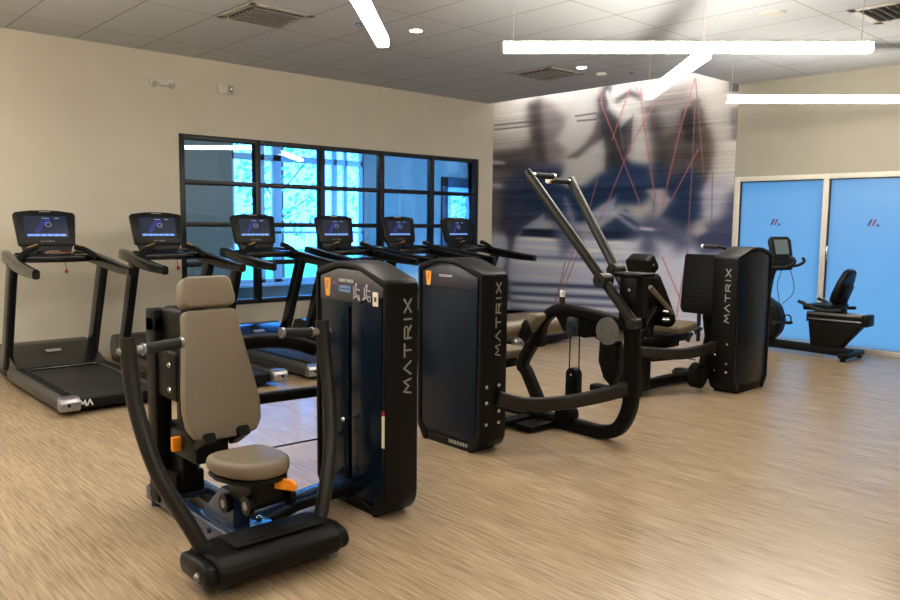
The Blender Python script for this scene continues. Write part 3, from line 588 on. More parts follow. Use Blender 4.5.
t = thing('fire_strobe', (XW, 4.50, 3.13), 'small white fire alarm strobe high on the wall above the window corner', 'fire alarm')
b = MB(); b.box((XW, 4.42, 3.13), (XW+.045, 4.55, 3.23), .008); b.build('housing', 'fixture', t)
b = MB(); b.box((XW, 4.555, 3.125), (XW+.05, 4.605, 3.235), .006); b.build('strobe_base', 'vent', t)
b = MB(); b.box((XW+.045, 4.562, 3.165), (XW+.07, 4.598, 3.215), .008); b.build('strobe_lens', 'chrome', t)
# ------------------------------------------------------------------ treadmills (local: y about the centre line, x as in the room)
def make_treadmill(cy, label):
    t = thing('treadmill', (-7.6, 0, 0), label, 'treadmill', 'row of treadmills facing the window wall')
    # chassis
    b = MB(); b.box((-8.7, -.36, .035), (-6.56, .36, .105), .015); b.box((-8.78, -.40, .02), (-8.3, .40, .12), .02)
    for x in (-8.5, -6.8):
        for y in (-.33, .33): b.cyl((x, y, 0), (x, y, .04), .03, 14)
    b.build('chassis', 'plastic', t)
    b = MB()
    prof = [(-6.70, .118), (-8.05, .118), (-8.05, .150), (-6.70, .150)]
    b.box((-8.05, -.305, .112), (-6.58, .305, .138), .01); b.cyl((-6.59, -.305, .098), (-6.59, .305, .098), .042, 24)
    b.build('running_belt', 'belt', t)
    for s in (-1, 1):
        b = MB(); b.use('siderail').prism([(s*.31, .152), (s*.31, .075), (s*.44, .045), (s*.455, .06), (s*.45, .12), (s*.41, .160), (s*.33, .163)], 'x', -8.15, -6.54, .006)
        r = b.build('side_rail', 'siderail', t)
        b = MB(); b.use('silver').prism([(-6.545, .050), (-6.47, .050), (-6.455, .07), (-6.455, .12), (-6.48, .158), (-6.545, .166)], 'y', min(s*.305, s*.46), max(s*.305, s*.46), .016, 3)
        b.use('plastic').cyl((-6.456, s*.395, .105), (-6.448, s*.395, .105), .014, 14); b.build('rail_end_cap', 'silver', r)
        b = MB(); b.box((-8.0, s*.368-.03, .163), (-6.60, s*.368+.03, .168), .002); b.build('foot_grip', 'dark_rubber', r)
    b = MB(); b.use('plastic').box((-6.56, -.305, .06), (-6.52, .305, .13), .015); ro = b.build('roller_guard', 'plastic', t)
    b = MB(); X = frame((-6.518, -.295, .075), (0, 1, 0), (0, 0, 1), (1, 0, 0)); strokes(b, [[(p[0]*.045, p[1]*.045) for p in path] for path in GLY['M']], .011, X); X = frame((-6.518, -.24, .075), (0, 1, 0), (0, 0, 1), (1, 0, 0)); strokes(b, [[(p[0]*.04, p[1]*.045) for p in path] for path in GLY['A']], .011, X); b.build('guard_lettering', 'white', ro)
    # motor hood
    b = MB(); b.prism([(-7.98, .14), (-7.985, .165), (-8.10, .20), (-8.45, .315), (-8.60, .335), (-8.74, .31), (-8.80, .2), (-8.78, .07), (-8.1, .07)], 'y', -.405, .405, .03, 4)
    hd = b.build('motor_hood', 'gloss', t)
    b = MB(); X = Matrix.Translation((-8.30, 0, .268)) @ Matrix.Rotation(R(18), 4, 'Y'); b.box((-.03, -.07, .0), (.03, .07, .006), .003, X=X); b.build('hood_badge', 'grey_print', hd)
    # uprights
    for s in (-1, 1):
        b = MB(); b.bar([(-8.42, s*.395, .13), (-8.30, s*.395, .42), (-8.05, s*.40, 1.02), (-8.0, s*.40, 1.13)], .075, .145, up=(1, 0, .3), rc=.018); b.build('upright', 'gloss', t)
        b = MB(); pts = catmull([(-8.52, s*.33, 1.20), (-8.28, s*.375, 1.195), (-7.95, s*.395, 1.155), (-7.55, s*.40, 1.115), (-7.22, s*.40, 1.095)], 6)
        sc_ = [1.0 if i < 14 else 1.0-.028*(i-14) for i in range(len(pts))]
        b.bar(pts, .085, .115, rc=.03, scales=sc_); h = b.build('handrail', 'gloss', t)
        b = MB(); b.tube([(-8.00, s*.345, 1.19), (-8.02, s*.29, 1.245), (-8.05, s*.22, 1.285), (-8.08, s*.17, 1.30)], .027, 12, 4); g = b.build('pulse_grip', 'dark_rubber', t)
        b = MB(); b.box((-.014, -.045, -.006), (.014, .045, .006), .003, X=Matrix.Translation((-8.045, s*.215, 1.312)) @ Matrix.Rotation(R(-20*s), 4, 'X')); b.build('pulse_contact', 'gold', g)
    # control deck
    b = MB(); out = [(-8.5, -.33), (-8.5, .33), (-8.22, .36), (-8.05, .30), (-7.99, .15), (-7.98, 0), (-7.99, -.15), (-8.05, -.30), (-8.22, -.36)]
    b.prism(out, 'z', 1.155, 1.225, .02, 3); cd = b.build('control_deck', 'gloss', t)
    for s in (-1, 1):
        b = MB(); b.cyl((-8.28, s*.26, 1.222), (-8.28, s*.26, 1.24), .05, 24); b.cyl((-8.28, s*.26, 1.239), (-8.28, s*.26, 1.2405), .043, 24); b.build('cup_holder', 'dark_rubber', cd)
    b = MB(); b.prism([(-8.02, 1.226), (-8.2, 1.262), (-8.2, 1.226)], 'y', -.14, .14, .003); kp = b.build('keypad', 'plastic', cd)
    b = MB(); X = Matrix.Translation((-8.09, 0, 1.2412)) @ Matrix.Rotation(R(11.3), 4, 'Y')
    b.use('orange_print'); [b.box((-.028, -.10+i*.05, 0), (-.004, -.065+i*.05, .0025), X=X) for i in range(5)]
    b.use('grey_print').box((.012, -.09, 0), (.022, .09, .002), X=X); b.use('white').box((-.085, -.06, 0), (-.07, .06, .002), X=X); b.build('keypad_print', 'orange_print', kp)
    b = MB(); b.cyl((-7.985, .0, 1.165), (-7.985, .0, 1.19), .02, 14); sk = b.build('safety_key', 'dark_rubber', cd)
    b = MB(); b.tube([(-8.1, .08, 1.18), (-8.08, .085, 1.10), (-8.07, .085, 1.075)], .004, 6); b.box((-8.085, .072, 1.045), (-8.06, .098, 1.08), .006); b.build('safety_tether', 'red', cd)
    # console head, tilted back
    X = Matrix.Translation((-8.335, 0, 1.305)) @ Matrix.Rotation(R(-14), 4, 'Y') @ Matrix.Diagonal((1, 1.06, 1.04, 1))
    b = MB(); top = [(.262-.012*i, .318+.022*math.sin(math.pi*i/12*.5)) for i in range(5)]
    head = [(-.235, 0), (.235, 0), (.243, .02), (.268, .30), (.25, .325), (.12, .343), (0, .347), (-.12, .343), (-.25, .325), (-.268, .30), (-.243, .02)]
    b.prism(head, 'x', -.05, .0, .012, 3, X=X); ch = b.build('console', 'screen_bezel', t)
    b = MB(); b.use('scr_bg').box((0.0, -.185, .085), (.003, .185, .285), X=X)
    b.use('scr_bar'); [b.box((.003, -.165+i*.0555, .092), (.0042, -.165+i*.0555+.05, .113), X=X) for i in range(6)]
    b.use('scr_swoosh')
    for k in range(9): a = .5+k*.16; b.box((.003, -.10+k*.012, .128+.11*math.sin(k/8*1.4)), (.0038, -.06+k*.013, .148+.11*math.sin(k/8*1.5)), X=X)
    b.use('scr_text'); n = 14
    for k in range(n):
        a0 = 2*math.pi*k/n; b.box((.003, .02+.024*math.cos(a0)-.003, .205+.02*math.sin(a0)-.003), (.0043, .02+.024*math.cos(a0)+.003, .205+.02*math.sin(a0)+.003), X=X)
    b.box((.003, -.03, .262), (.0043, .03, .267), X=X); b.box((.003, .075, .262), (.0043, .115, .268), X=X)
    b.build('screen', 'scr_bg', ch)
    b = MB(); matrix_word(b, X @ frame((.001, -.058, .035), (0, 1, 0), (0, 0, 1), (1, 0, 0)), .012, .016, .006, .0028); b.build('console_lettering', 'grey_print', ch)
    b = MB(); b.box((0, -.05, .325), (.003, .05, .337), .001, X=X); b.build('console_badge', 'grey_print', ch)
    b = MB(); b.prism([(-.19, -.09), (.19, -.09), (.225, .012), (-.225, .012)], 'x', -.045, -.008, .008, X=X); b.build('console_neck', 'screen_bezel', t)
    t.location = (-7.6, cy, 0)
    return t
M['orange_print'] = mat('orange_key_print', (215, 120, 50), .4)
TL = ['nearest treadmill on the far left, whole running deck and side rail in view',
      'second treadmill from the left, behind the tan seat back, its screen against the wall edge',
      'third treadmill from the left, its screen against the first two window columns',
      'fourth treadmill from the left, screen rising above the nearer weight tower',
      'fifth treadmill from the left, screen above the gap between the two front weight towers',
      'farthest treadmill beside the mural, screen before the last window column']
TY = [2.22, 3.33, 4.48, 5.62, 6.66, 7.75]
tm = make_treadmill(TY[0], TL[0])
for y, l in zip(TY[1:], TL[1:]): dup(tm, (-7.6, y, 0), l)
# ------------------------------------------------------------------ weight towers
def tower(root, O, u, v, side, L=.68, T=.25, slot=False, placard=None, bolts=True, hc=1.25):
    """O: foot of the lettered face; u: into the tower; v: to the right seen from in front of the letters; side: where the front shield is"""
    X = frame(O, u, v, (0, 0, 1)); h = T/2
    prof = [(.09, 0), (.0, .13), (0, hc-.02), (.02, hc), (.24, hc+.07), (.34, hc+.085), (.46, hc+.08), (L-.02, hc+.035), (L, hc+.01), (L, .10), (L-.06, 0)]
    b = MB(); b.prism([(.10, .05), (.02, .15), (.02, hc-.05), (.24, hc+.03), (.46, hc+.03), (L-.03, hc-.01), (L-.03, .13), (L-.08, .05)], 'y', -h+.03, h-.03, .01, X=X)
    b.prism([(.12, 0), (.12, .07), (L-.1, .07), (L-.1, 0)], 'y', -h+.01, h-.01, .01, X=X)
    # lettered end face, top and heel as one wrapped band
    band = [(.12, .0), (.10, .0)]+[(.10-.10*math.sin(a*math.pi/12), .14-.125*math.cos(a*math.pi/12)) for a in range(0, 7)]+[(0, hc-.02), (.02, hc), (.24, hc+.07), (.34, hc+.085), (.46, hc+.08), (L-.02, hc+.035), (L, hc+.01), (L, .10), (L-.07, 0), (L-.1, 0)]
    inner = [(.12, .06), (.04, .16), (.03, hc-.05), (.24, hc+.035), (.34, hc+.05), (.46, hc+.045), (L-.03, hc-.005), (L-.03, .13), (L-.1, .06)]
    b.prism(band+inner[::-1], 'y', -h, h, .008, 2, X=X)
    tw = b.build('weight_tower', 'plastic', root)
    for s in (-1, 1):
        y = s*h
        sh = [(.105, .075), (.05, .16), (.045, hc-.045), (.24, hc+.03), (.34, hc+.045), (.46, hc+.04), (L-.04, hc-.01), (L-.04, .13), (L-.085, .075)]
        b = MB(); y0, y1 = (y-.018, y-.006) if s > 0 else (y+.006, y+.018)
        if s == side and slot:
            c = .315
            b.prism([(.105, .075), (.05, .16), (.045, hc-.045), (.24, hc+.03), (c, hc+.038), (c, .075)], 'y', y0, y1, .004, X=X)
            b.prism([(c+.03, .075), (c+.03, hc+.043), (.46, hc+.04), (L-.04, hc-.01), (L-.04, .13), (L-.085, .075)], 'y', y0, y1, .004, X=X)
            b.box((c-.01, min(y0, y1), hc-.16), (c+.04, max(y0, y1), hc+.04), X=X); b.box((c-.01, min(y0, y1), .075), (c+.04, max(y0, y1), .12), X=X)
        else: b.prism(sh, 'y', y0, y1, .004, X=X)
        b.build('shield_panel', 'shield', tw)
    if slot:
        y = side*h; b = MB()
        for k in range(18):
            b.box((.305, y+.03 if side < 0 else y-.07, .14+k*.05), (.355, y+.07 if side < 0 else y-.03, .183+k*.05), .004, X=X)
        b.use('plastic'); b.build('weight_plate_stack', 'plastic', tw)
        b = MB(); a = V((.325, y+side*.0, .50)); b.cyl((.325, y, .50), (.325, y+side*.035, .50), .008, 12, X=X); b.ball((.325, y+side*.04, .50), .016, X=X); b.build('selector_pin', 'chrome', tw)
        b = MB(); b.tube([(.325, y+side*.02, .49), (.335, y+side*.025, .34), (.33, y+side*.02, .22), (.30, y+side*.02, .12), (.12, y+side*.012, .05)], .004, 6, 5, X=X); b.build('pin_cord', 'dark_rubber', tw)
    # lettering reads upwards on the end face
    b = MB(); Y = X @ frame((-.0005, .056, .675), (0, 0, 1), (0, -1, 0), (-1, 0, 0)); matrix_word(b, Y, .046, .068, .026, .0095); b.build('tower_lettering', 'grey_print', tw)
    if bolts:
        for yy, zz in ((-.07, .47), (.05, .47), (-.07, .36), (.05, .29), (-.07, .21), (.05, .21)):
            b = MB(); b.bolt(X @ V((0, yy, zz)), X.to_3x3() @ V((-1, 0, 0)), .011); b.build('tower_bolt', 'chrome', tw)
    if placard:
        y = side*h; o = side
        S = X @ frame((L-.06, y-side*.007, hc-.06), (-1, 0, 0), (0, 0, 1), (0, side, 0))      # sign frame: x to the right, y up, z outwards
        b = MB()
        if placard == 'press':
            b.prism([(0, -.075), (.37, -.075), (.40, -.045), (.575, -.03), (.575, .02), (.37, .098), (.18, .10), (0, .055)], 'z', 0, .012, .004, X=S); p = b.build('placard', 'placard', tw)
            w, cx, tx = .085, .075, .25
        else:
            b.prism([(0, -.06), (.56, -.06), (.56, .02), (.37, .09), (.18, .09), (0, .045)], 'z', 0, .012, .004, X=S); p = b.build('placard', 'navy_placard', tw)
            w, cx, tx = .075, .065, .245
        b = MB(); b.use('yellow').prism([(cx-.03, .045), (cx+.03, .045), (cx+.018, -.055), (cx-.016, -.055)], 'z', .012, .015, X=S)
        b.use('orange_print').prism([(cx-.006, .03), (cx+.016, .035), (cx+.004, -.01), (cx-.012, -.02)], 'z', .015, .0165, X=S); b.build('placard_emblem', 'yellow', p)
        text('placard_title', 'CHEST PRESS' if placard == 'press' else 'PULLDOWN', .024, S @ Matrix.Translation((tx, .038 if placard == 'press' else .02, .0125)), 'white', p)
        if placard == 'press':
            b = MB(); b.use('blue_print').box((tx-.06, -.022, .012), (tx+.045, .012, .0145), .006, X=S)
            b.use('placard'); b.box((tx-.05, -.008, .0145), (tx+.035, -.002, .0155), X=S)
            b.use('violet'); 
            for k in range(14): a = .8+k*.32; b.box((.135+.035*math.cos(a)-.005, -.015+.04*math.sin(a)-.005, .012), (.135+.035*math.cos(a)+.005, -.015+.04*math.sin(a)+.005, .014), X=S)
            # two seated exercise figures
            b.use('pale_print')
            for fx in (.345, .44):
                b.cyl((fx, .022, .012), (fx, .022, .014), .009, 12, X=S)
                for q in ([(0, .01), (-.004, -.03), (.03, -.035), (.034, -.06)], [(0, .0), (.032, -.004)], [(-.02, .012), (-.02, -.05)]): strokes(b, [[(fx+m, n) for m, n in q]], .007, S @ Matrix.Translation((0, 0, .012)))
            b.use('white')
            for fx in (.345, .43): strokes(b, [[(fx+.03*math.cos(a/4), -.075+.035*math.sin(a/4)) for a in range(2, 11)]], .006, S @ Matrix.Translation((0, 0, .012)))
            b.build('placard_graphics', 'white', p)
            b = MB(); b.use('paper').box((.495, -.078, .012), (.54, -.005, .0145), .003, X=S); b.use('placard').box((.508, -.055, .0145), (.527, -.03, .0152), X=S); b.build('paper_tag', 'paper', p)
    return tw
M['pale_print'] = mat('pale_print', (190, 180, 195), .5)

def pad(mb, outline, X, th, bev=.025):
    """upholstered cushion: outline in the local xy plane, thickness along local z, softly domed front"""
    mb.prism(outline, 'z', -th, 0, bev, 5, X=X); return mb

# ------------------------------------------------------------------ chest press, front left
def chest_press():
    cy = 1.67
    t = thing('chest_press_machine', (-3.5, cy, 0), 'seated chest press machine with tan headrest and curved black arms, nearest machine at front left', 'exercise machine')
    # base frame
    b = MB(); b.use('blue_sheen_frame')
    b.bar([(-4.20, cy-.06, .075), (-3.08, cy-.06, .075)], .06, .09, rc=.012); b.bar([(-4.20, cy+.15, .075), (-3.40, cy+.15, .075)], .06, .09, rc=.012)
    b.box((-4.22, cy-.10, .03), (-4.12, cy+.20, .11), .012); b.box((-4.1, cy-.05, .085), (-3.92, cy+.14, .12), .008)
    b.box((-3.40, cy-.06, .05), (-3.10, cy+.16, .125), .012)
    b.bar([(-3.44, cy+.10, .095), (-3.56, 2.48, .095)], .10, .08, rc=.012); b.box((-3.62, 2.33, .05), (-3.46, 2.46, .15), .008)
    for x in (-4.17, -3.7): b.cyl((x, cy-.06, 0), (x, cy-.06, .04), .028, 14); b.cyl((x, cy+.15, 0), (x, cy+.15, .04), .028, 14)
    for x in (-3.33, -3.45, -3.62): b.bolt((x, cy-.09, .085), (0, -1, 0), .012)
    b.use('chrome')
    for x in (-3.34, -3.20): b.bolt((x, cy+.02, .125), (0, 0, 1), .012); b.bolt((x, cy+.12, .125), (0, 0, 1), .012)
    b.build('base_frame', 'blue_sheen_frame', t)
    b = MB(); b.bar([(-3.36, cy+.30, .125), (-3.40, 2.44, .125)], .05, .045, rc=.012); b.bar([(-3.30, cy+.06, .09), (-3.36, cy+.32, .12)], .05, .045, rc=.012); b.build('link_bar', 'black', t)
    # rear upright with its bracket and bridge to the tower
    b = MB(); b.box((-4.16, cy-.10, .05), (-4.04, cy-.01, 1.10), .012); b.box((-4.14, cy+.05, .05), (-4.04, cy+.14, 1.06), .012); b.box((-4.15, cy-.10, .98), (-4.04, cy+.14, 1.06), .008)
    b.box((-4.12, cy-.06, .12), (-3.9, cy+.10, .24), .012)
    b.build('rear_upright', 'black', t)
    b = MB(); b.box((-4.06, cy-.085, .64), (-3.80, cy-.035, .90), .02, 3); b.box((-4.06, cy+.06, .64), (-3.80, cy+.10, .90), .02, 3); b.box((-4.05, cy-.06, .92), (-3.79, cy+.07, 1.12), .03, 3)
    b.use('black'); b.use('chrome')
    for z in (.70, .83): b.bolt((-3.88, cy-.085, z), (0, -1, 0), .012)
    b.build('back_bracket', 'black', t)
    b = MB(); b.bar([(-4.06, cy+.10, .84), (-4.06, cy+.42, .875), (-4.04, cy+.68, .86), (-4.0, cy+.86, .80)], .09, .085, sm=6, rc=.025); b.build('bridge_tube', 'black', t)
    b = MB(); b.bar([(-4.05, cy+.10, .545), (-3.98, cy+.85, .545)], .06, .06, rc=.012); b.build('lower_bridge_bar', 'black', t)
    # back pad and headrest
    A = R(16); ex = V((0, 1, 0)); ey = V((-math.sin(A), 0, math.cos(A))); ez = ex.cross(ey)
    X = frame((-3.52, cy+.06, .50), ex, ey, ez)
    half = [(.09, .0), (.155, .015), (.190, .07), (.198, .16), (.19, .25), (.170, .38), (.150, .52), (.138, .63), (.124, .65)]
    b = MB(); pad(b, half+[(-x, y) for x, y in half[::-1]], X, .075, .028); bp = b.build('back_pad', 'tan', t)
    b = MB(); pl = [(x*1.0, y) for x, y in half]+[(-x, y) for x, y in half[::-1]]; b.prism([(x*1.012, .32+(y-.32)*1.01) for x, y in pl], 'z', -.09, -.068, .006, X=X); b.build('back_pad_shell', 'black', bp)
    b = MB(); hh = [(.115, .662), (.138, .68), (.142, .715), (.128, .80), (.105, .822)]
    pad(b, hh+[(-x, y) for x, y in hh[::-1]], X @ Matrix.Translation((0, 0, .008)), .10, .032); b.build('headrest', 'tan', t)
    # seat
    st = V((-3.19, cy+.0, .50)); b = MB()
    sp = [(-.20, -.17), (-.05, -.19), (.10, -.16), (.20, -.10), (.235, -.02), (.235, .04), (.20, .12), (.10, .175), (-.05, .19), (-.20, .17), (-.235, .10), (-.235, -.10)]
    sp = [(x*.82, y*.88) for x, y in sp]; Xs = Matrix.Translation(st) @ Matrix.Rotation(R(-2), 4, 'Y')
    b.prism(sp, 'z', -.078, 0, .034, 5, X=Xs); se = b.build('seat', 'tan', t)
    b = MB(); b.prism([(x*.93, y*.93) for x, y in sp], 'z', -.10, -.08, .004, X=Xs); b.build('seat_shell', 'plastic', se)
    # seat carriage under the cushion
    b = MB(); b.box((-3.34, cy-.05, .27), (-3.08, cy+.13, .42), .03, 3); b.use('blue_sheen_frame').prism([(-3.66, .10), (-3.30, .10), (-3.28, .30), (-3.42, .30)], 'y', cy-.04, cy+.05, .01); b.use('plastic')
    for dx, dz in ((-3.32, .25), (-3.10, .30)):
        for s in (-.065, .145): b.cyl((dx, cy+s-.012, dz), (dx, cy+s+.012, dz), .045, 20)
    cr = b.build('seat_carriage', 'plastic', t)
    for dx, dz in ((-3.32, .25), (-3.10, .30)):
        for s in (-.078, .158): b = MB(); b.cyl((dx, cy+s-.002, dz), (dx, cy+s+.002, dz), .02, 16); b.build('roller_hub', 'silver', cr)
    b = MB(); b.prism([(-.05, -.025), (.05, -.02), (.055, .01), (.03, .03), (-.05, .025)], 'z', -.012, .012, .006, X=frame((-3.02, cy+.08, .385), (.8, .6, -.12), (0, 0, 1), (.6, -.8, 0))); b.build('seat_lever', 'orange', t)
    b = MB(); b.box((-3.80, cy-.125, .40), (-3.77, cy-.065, .475), .008); b.build('back_lever', 'orange', t)
    b = MB(); b.box((-3.92, cy-.08, .36), (-3.60, cy+.10, .50), .02); b.bar([(-3.62, cy-.05, .46), (-3.50, cy-.05, .52)], .05, .06, up=(0, 1, 0)); b.bar([(-3.62, cy+.13, .46), (-3.50, cy+.13, .53)], .05, .06, up=(0, 1, 0)); b.box((-4.05, cy-.03, .16), (-3.88, cy+.06, .50), .015); b.build('back_adjuster', 'plastic', t)
    # arms
    for s in (-1, 1):
        b = MB(); pts = [(-3.05, cy+s*.27, .12), (-3.09, cy+s*.335, .27), (-3.18, cy+s*.43, .50), (-3.27, cy+s*.475, .74), (-3.32, cy+s*.485, .93), (-3.34, cy+s*.485, 1.07)]
        b.tube(pts, .034, 18, 8); a = b.build('press_arm', 'steel', t)
        b = MB(); c = V((-3.335, cy+s*.485, 1.015)); b.bolt(c+V((0, s*.035, 0)), (0, s, 0), .013); b.build('arm_bolt', 'silver', a); b = MB(); b.cyl(c-V((0, s*.225, -.012)), c-V((0, s*.24, -.013)), .026, 18); b.build('grip_collar', 'silver', a); b = MB(); b.cyl(c-V((0, s*.03, 0)), c-V((0, s*.06, -.002)), .019, 16); b.cyl(c-V((0, s*.058, 0)), c-V((0, s*.07, 0)), .026, 18); b.build('grip_collar', 'silver', a)
        b = MB(); b.cyl(c-V((0, s*.065, 0)), c-V((0, s*.23, -.012)), .024, 18); b.build('hand_grip', 'foam', a)
    # front counterweight cover
    b = MB(); fp = [(-3.160, .05), (-2.900, .05), (-2.860, .09), (-2.870, .14), (-2.930, .175), (-3.130, .185), (-3.180, .15), (-3.190, .09)]
    b.prism(fp, 'y', cy-.31, cy+.29, .02, 4)
    for s in (-1, 1): b.prism([(-3.150, .06), (-2.900, .06), (-2.875, .10), (-2.900, .15), (-2.980, .165), (-3.160, .15), (-3.1705, .10)], 'y', *sorted((cy-.01+s*.29, cy-.01+s*.35)), .02, 3)
    fc = b.build('front_cover', 'plastic', t)
    b = MB(); b.box((-3.120, cy-.20, .184), (-2.950, cy+.24, .1905), .003, X=None); b.box((-3.090, cy-.12, .19), (-2.980, cy+.16, .194), .003); b.build('cover_inset', 'dark_rubber', fc)
    for s in (-1, 1):
        b = MB(); b.cyl((-2.97, cy-.01+s*.348, .105), (-2.97, cy-.01+s*.357, .105), .02, 18); b.ball((-2.97, cy-.01+s*.357, .105), .013); b.build('end_bolt', 'silver', fc)
    for x, y in ((-2.98, -.24), (-2.98, .30), (-3.12, -.24), (-3.12, .30)):
        b = MB(); b.cyl((x, cy+y, 0), (x, cy+y, .015), .028, 18); b.cyl((x, cy+y, .015), (x, cy+y, .08), .012, 10); b.build('levelling_foot', 'silver', fc)
    b = MB(); b.tube([(-3.60, cy+.12, .38), (-3.60, 2.47, .37)], .005, 8); cb = b.build('cable', 'black', t)
    b = MB(); b.cyl((-3.60, 2.36, .372), (-3.60, 2.45, .372), .011, 12); b.cyl((-3.60, 2.44, .372), (-3.60, 2.47, .372), .02, 12); b.build('cable_end', 'silver', cb)
    tower(t, (-3.13, 2.512, 0), (-1, 0, 0), (0, 1, 0), -1, L=.66, T=.215, hc=1.275, slot=True, placard='press', bolts=False)
    b = MB(); b.use('paper').box((-3.16, 2.4, .40), (-3.14, 2.4045, .57)); b.use('red').box((-3.16, 2.4, .57), (-3.14, 2.4045, .595)); b.build('warning_label', 'paper', t)
    return t
chest_press()

# ------------------------------------------------------------------ pulldown, middle
def pulldown():
    cy = 4.60
    t = thing('lat_pulldown_machine', (-3.7, 4.4, 0), 'pulldown machine with two long raised bars, in the middle of the room', 'exercise machine')
    tower(t, (-3.65, 3.725, 0), (-1, 0, 0), (0, 1, 0), -1, L=.66, hc=1.245, placard='pull')
    b = MB(); b.use('grey_print'); 
    for k in range(7): b.box((-3.80-k*.028, 3.607, .03), (-3.782-k*.028, 3.6105, .055))
    b.build('serial_label', 'grey_print', t)
    # curved front upright running into the base
    b = MB(); b.bar([(-3.15, cy, 1.20), (-3.15, cy, .80), (-3.14, cy, .42), (-3.16, cy, .25), (-3.24, cy, .11), (-3.38, cy, .055), (-3.60, cy, .05), (-4.15, cy, .05)], .10, .09, up=(0, 1, 0), sm=7, rc=.02); b.build('front_upright', 'black', t)
    b = MB(); b.bar([(-3.64, 3.76, .38), (-3.56, 3.95, .325), (-3.45, 4.22, .315), (-3.27, 4.45, .37), (-3.16, 4.58, .42)], .06, .10, sm=6, rc=.02); b.build('side_tube', 'steel', t)
    b = MB(); b.bar([(-4.02, cy, .62), (-3.98, cy, .80), (-3.86, cy, .905), (-3.72, cy, .925), (-3.40, cy, .895), (-3.14, cy, .86)], .085, .085, up=(0, 1, 0), sm=6, rc=.02); b.prism([(-3.86, .90), (-3.40, .88), (-3.42, .76), (-3.56, .73), (-3.76, .76)], 'y', cy-.02, cy+.02, .006); b.build('top_beam', 'black', t)
    b = MB(); b.bar([(-4.00, cy, .74), (-4.18, cy, .46), (-4.13, cy, .38), (-3.92, cy, .04)], .085, .09, up=(0, 1, 0), sm=5, rc=.02); b.build('seat_post', 'black', t)
    b = MB(); b.box((-4.75, cy-.05, .03), (-3.85, cy+.05, .10), .015); b.box((-4.60, 3.95, .01), (-4.45, cy+.25, .06), .012); b.box((-3.98, cy-.32, .01), (-3.80, cy+.2, .055), .012); b.box((-4.10, 3.92, .02), (-4.0, cy, .07), .012); b.cyl((-3.72, cy-.06, .12), (-3.72, cy+.06, .12), .07, 22); b.build('base_frame', 'black', t)
    # top bracket
    b = MB(); b.box((-3.27, cy-.085, 1.205), (-3.03, cy+.085, 1.24), .014, 3); b.box((-3.22, cy-.075, .84), (-3.08, cy-.05, 1.21), .006); b.box((-3.22, cy+.05, .84), (-3.08, cy+.075, 1.21), .006)
    b.box((-3.20, cy-.06, .92), (-3.08, cy+.06, 1.20), .01); b.use('chrome')
    for z in (.98, 1.12): b.bolt((-3.14, cy-.075, z), (0, -1, 0), .011)
    b.build('pivot_bracket', 'black', t)
    for s, y0, y1, x0, z0, x1, z1 in ((-1, cy-.30, cy-.13, -3.91, 1.95, -3.05, .90), (1, cy+.30, cy+.10, -3.99, 1.925, -3.20, .98)):
        b = MB(); p = V((x0, y0, z0)); q = V((x1, y1, z1)); b.tube([p, q], .036, 18); 
        a = b.build('lift_arm', 'steel', t)
        b = MB(); m = p.lerp(q, .73); b.cyl(m+V((-.0, -.055, 0)), m+V((0, .055, 0)), .05, 20); b.bolt(m+V((0, -.055, 0)), (0, -1, 0), .014); b.build('arm_joint', 'steel', a); b = MB(); b.cyl(q+V((0, -.045, 0)), q+V((0, .045, 0)), .038, 20); b.build('arm_joint', 'steel', a)
        e = p.lerp(q, .02); w = V((0, -s, 0))
        b = MB(); b.cyl(e+w*.03, e+w*.055, .024, 16); b.build('grip_collar', 'chrome', a); b = MB(); b.cyl(e+w*.26, e+w*.285, .026, 16); b.build('grip_collar', 'chrome', a)
        b = MB(); b.cyl(e+w*.05, e+w*.265, .023, 16); b.build('hand_grip', 'foam', a)
    # cam, pulleys and cables
    b = MB(); b.cyl((-3.33, cy-.05, .81), (-3.33, cy+.05, .81), .10, 30); b.cyl((-3.33, cy-.06, .81), (-3.33, cy+.06, .81), .045, 20); cm = b.build('cam_wheel', 'silver_dark', t)
    b = MB(); b.prism([(-3.40, .82), (-3.26, .82), (-3.25, .50), (-3.28, .40), (-3.36, .46), (-3.41, .58)], 'y', cy-.045, cy+.045, .015); b.build('cam_cover', 'plastic', t)
    b = MB(); b.prism([(-3.71, .88), (-3.61, .88), (-3.60, .76), (-3.62, .73), (-3.70, .73), (-3.72, .76)], 'y', cy-.045, cy+.045, .015); b.cyl((-3.66, cy-.055, .81), (-3.66, cy+.055, .81), .035, 22); b.build('upper_pulley', 'slate', t)
    b = MB(); pr = [(-3.66+.055*math.cos(a), .44+.055*math.sin(a)) for a in [math.pi*i/10 for i in range(11)]]+[(-3.715, .20), (-3.605, .20)]
    b.prism(pr, 'y', cy-.035, cy+.035, .008); b.use('chrome').bolt((-3.66, cy-.035, .44), (0, -1, 0), .01); b.use('plastic'); b.build('pulley_block', 'black', t)
    b = MB(); b.tube([(-3.705, cy, .74), (-3.705, cy, .42)], .005, 6); b.tube([(-3.615, cy, .74), (-3.615, cy, .42)], .005, 6); b.tube([(-3.60, cy, .80), (-3.36, cy, .70)], .005, 6); b.build('cable', 'black', t)
    # seat and thigh pads
    b = MB(); sp = [(-.2, -.14), (.14, -.17), (.2, -.1), (.2, .1), (.14, .17), (-.2, .14)]
    b.prism(sp, 'z', -.08, 0, .03, 4, X=Matrix.Translation((-4.46, cy, .56))); b.build('seat', 'tan', t)
    b = MB(); b.box((-4.56, cy-.07, .40), (-4.30, cy+.07, .485), .02); b.bar([(-4.5, cy, .08), (-4.42, cy, .45)], .08, .08, up=(0, 1, 0)); b.build('seat_support', 'plastic', t)
    for s in (-1, 1):
        b = MB(); b.cyl((-4.12, cy+s*.06, .745), (-4.12, cy+s*.40, .745), .07, 28); b.build('thigh_roller', 'tan', t)
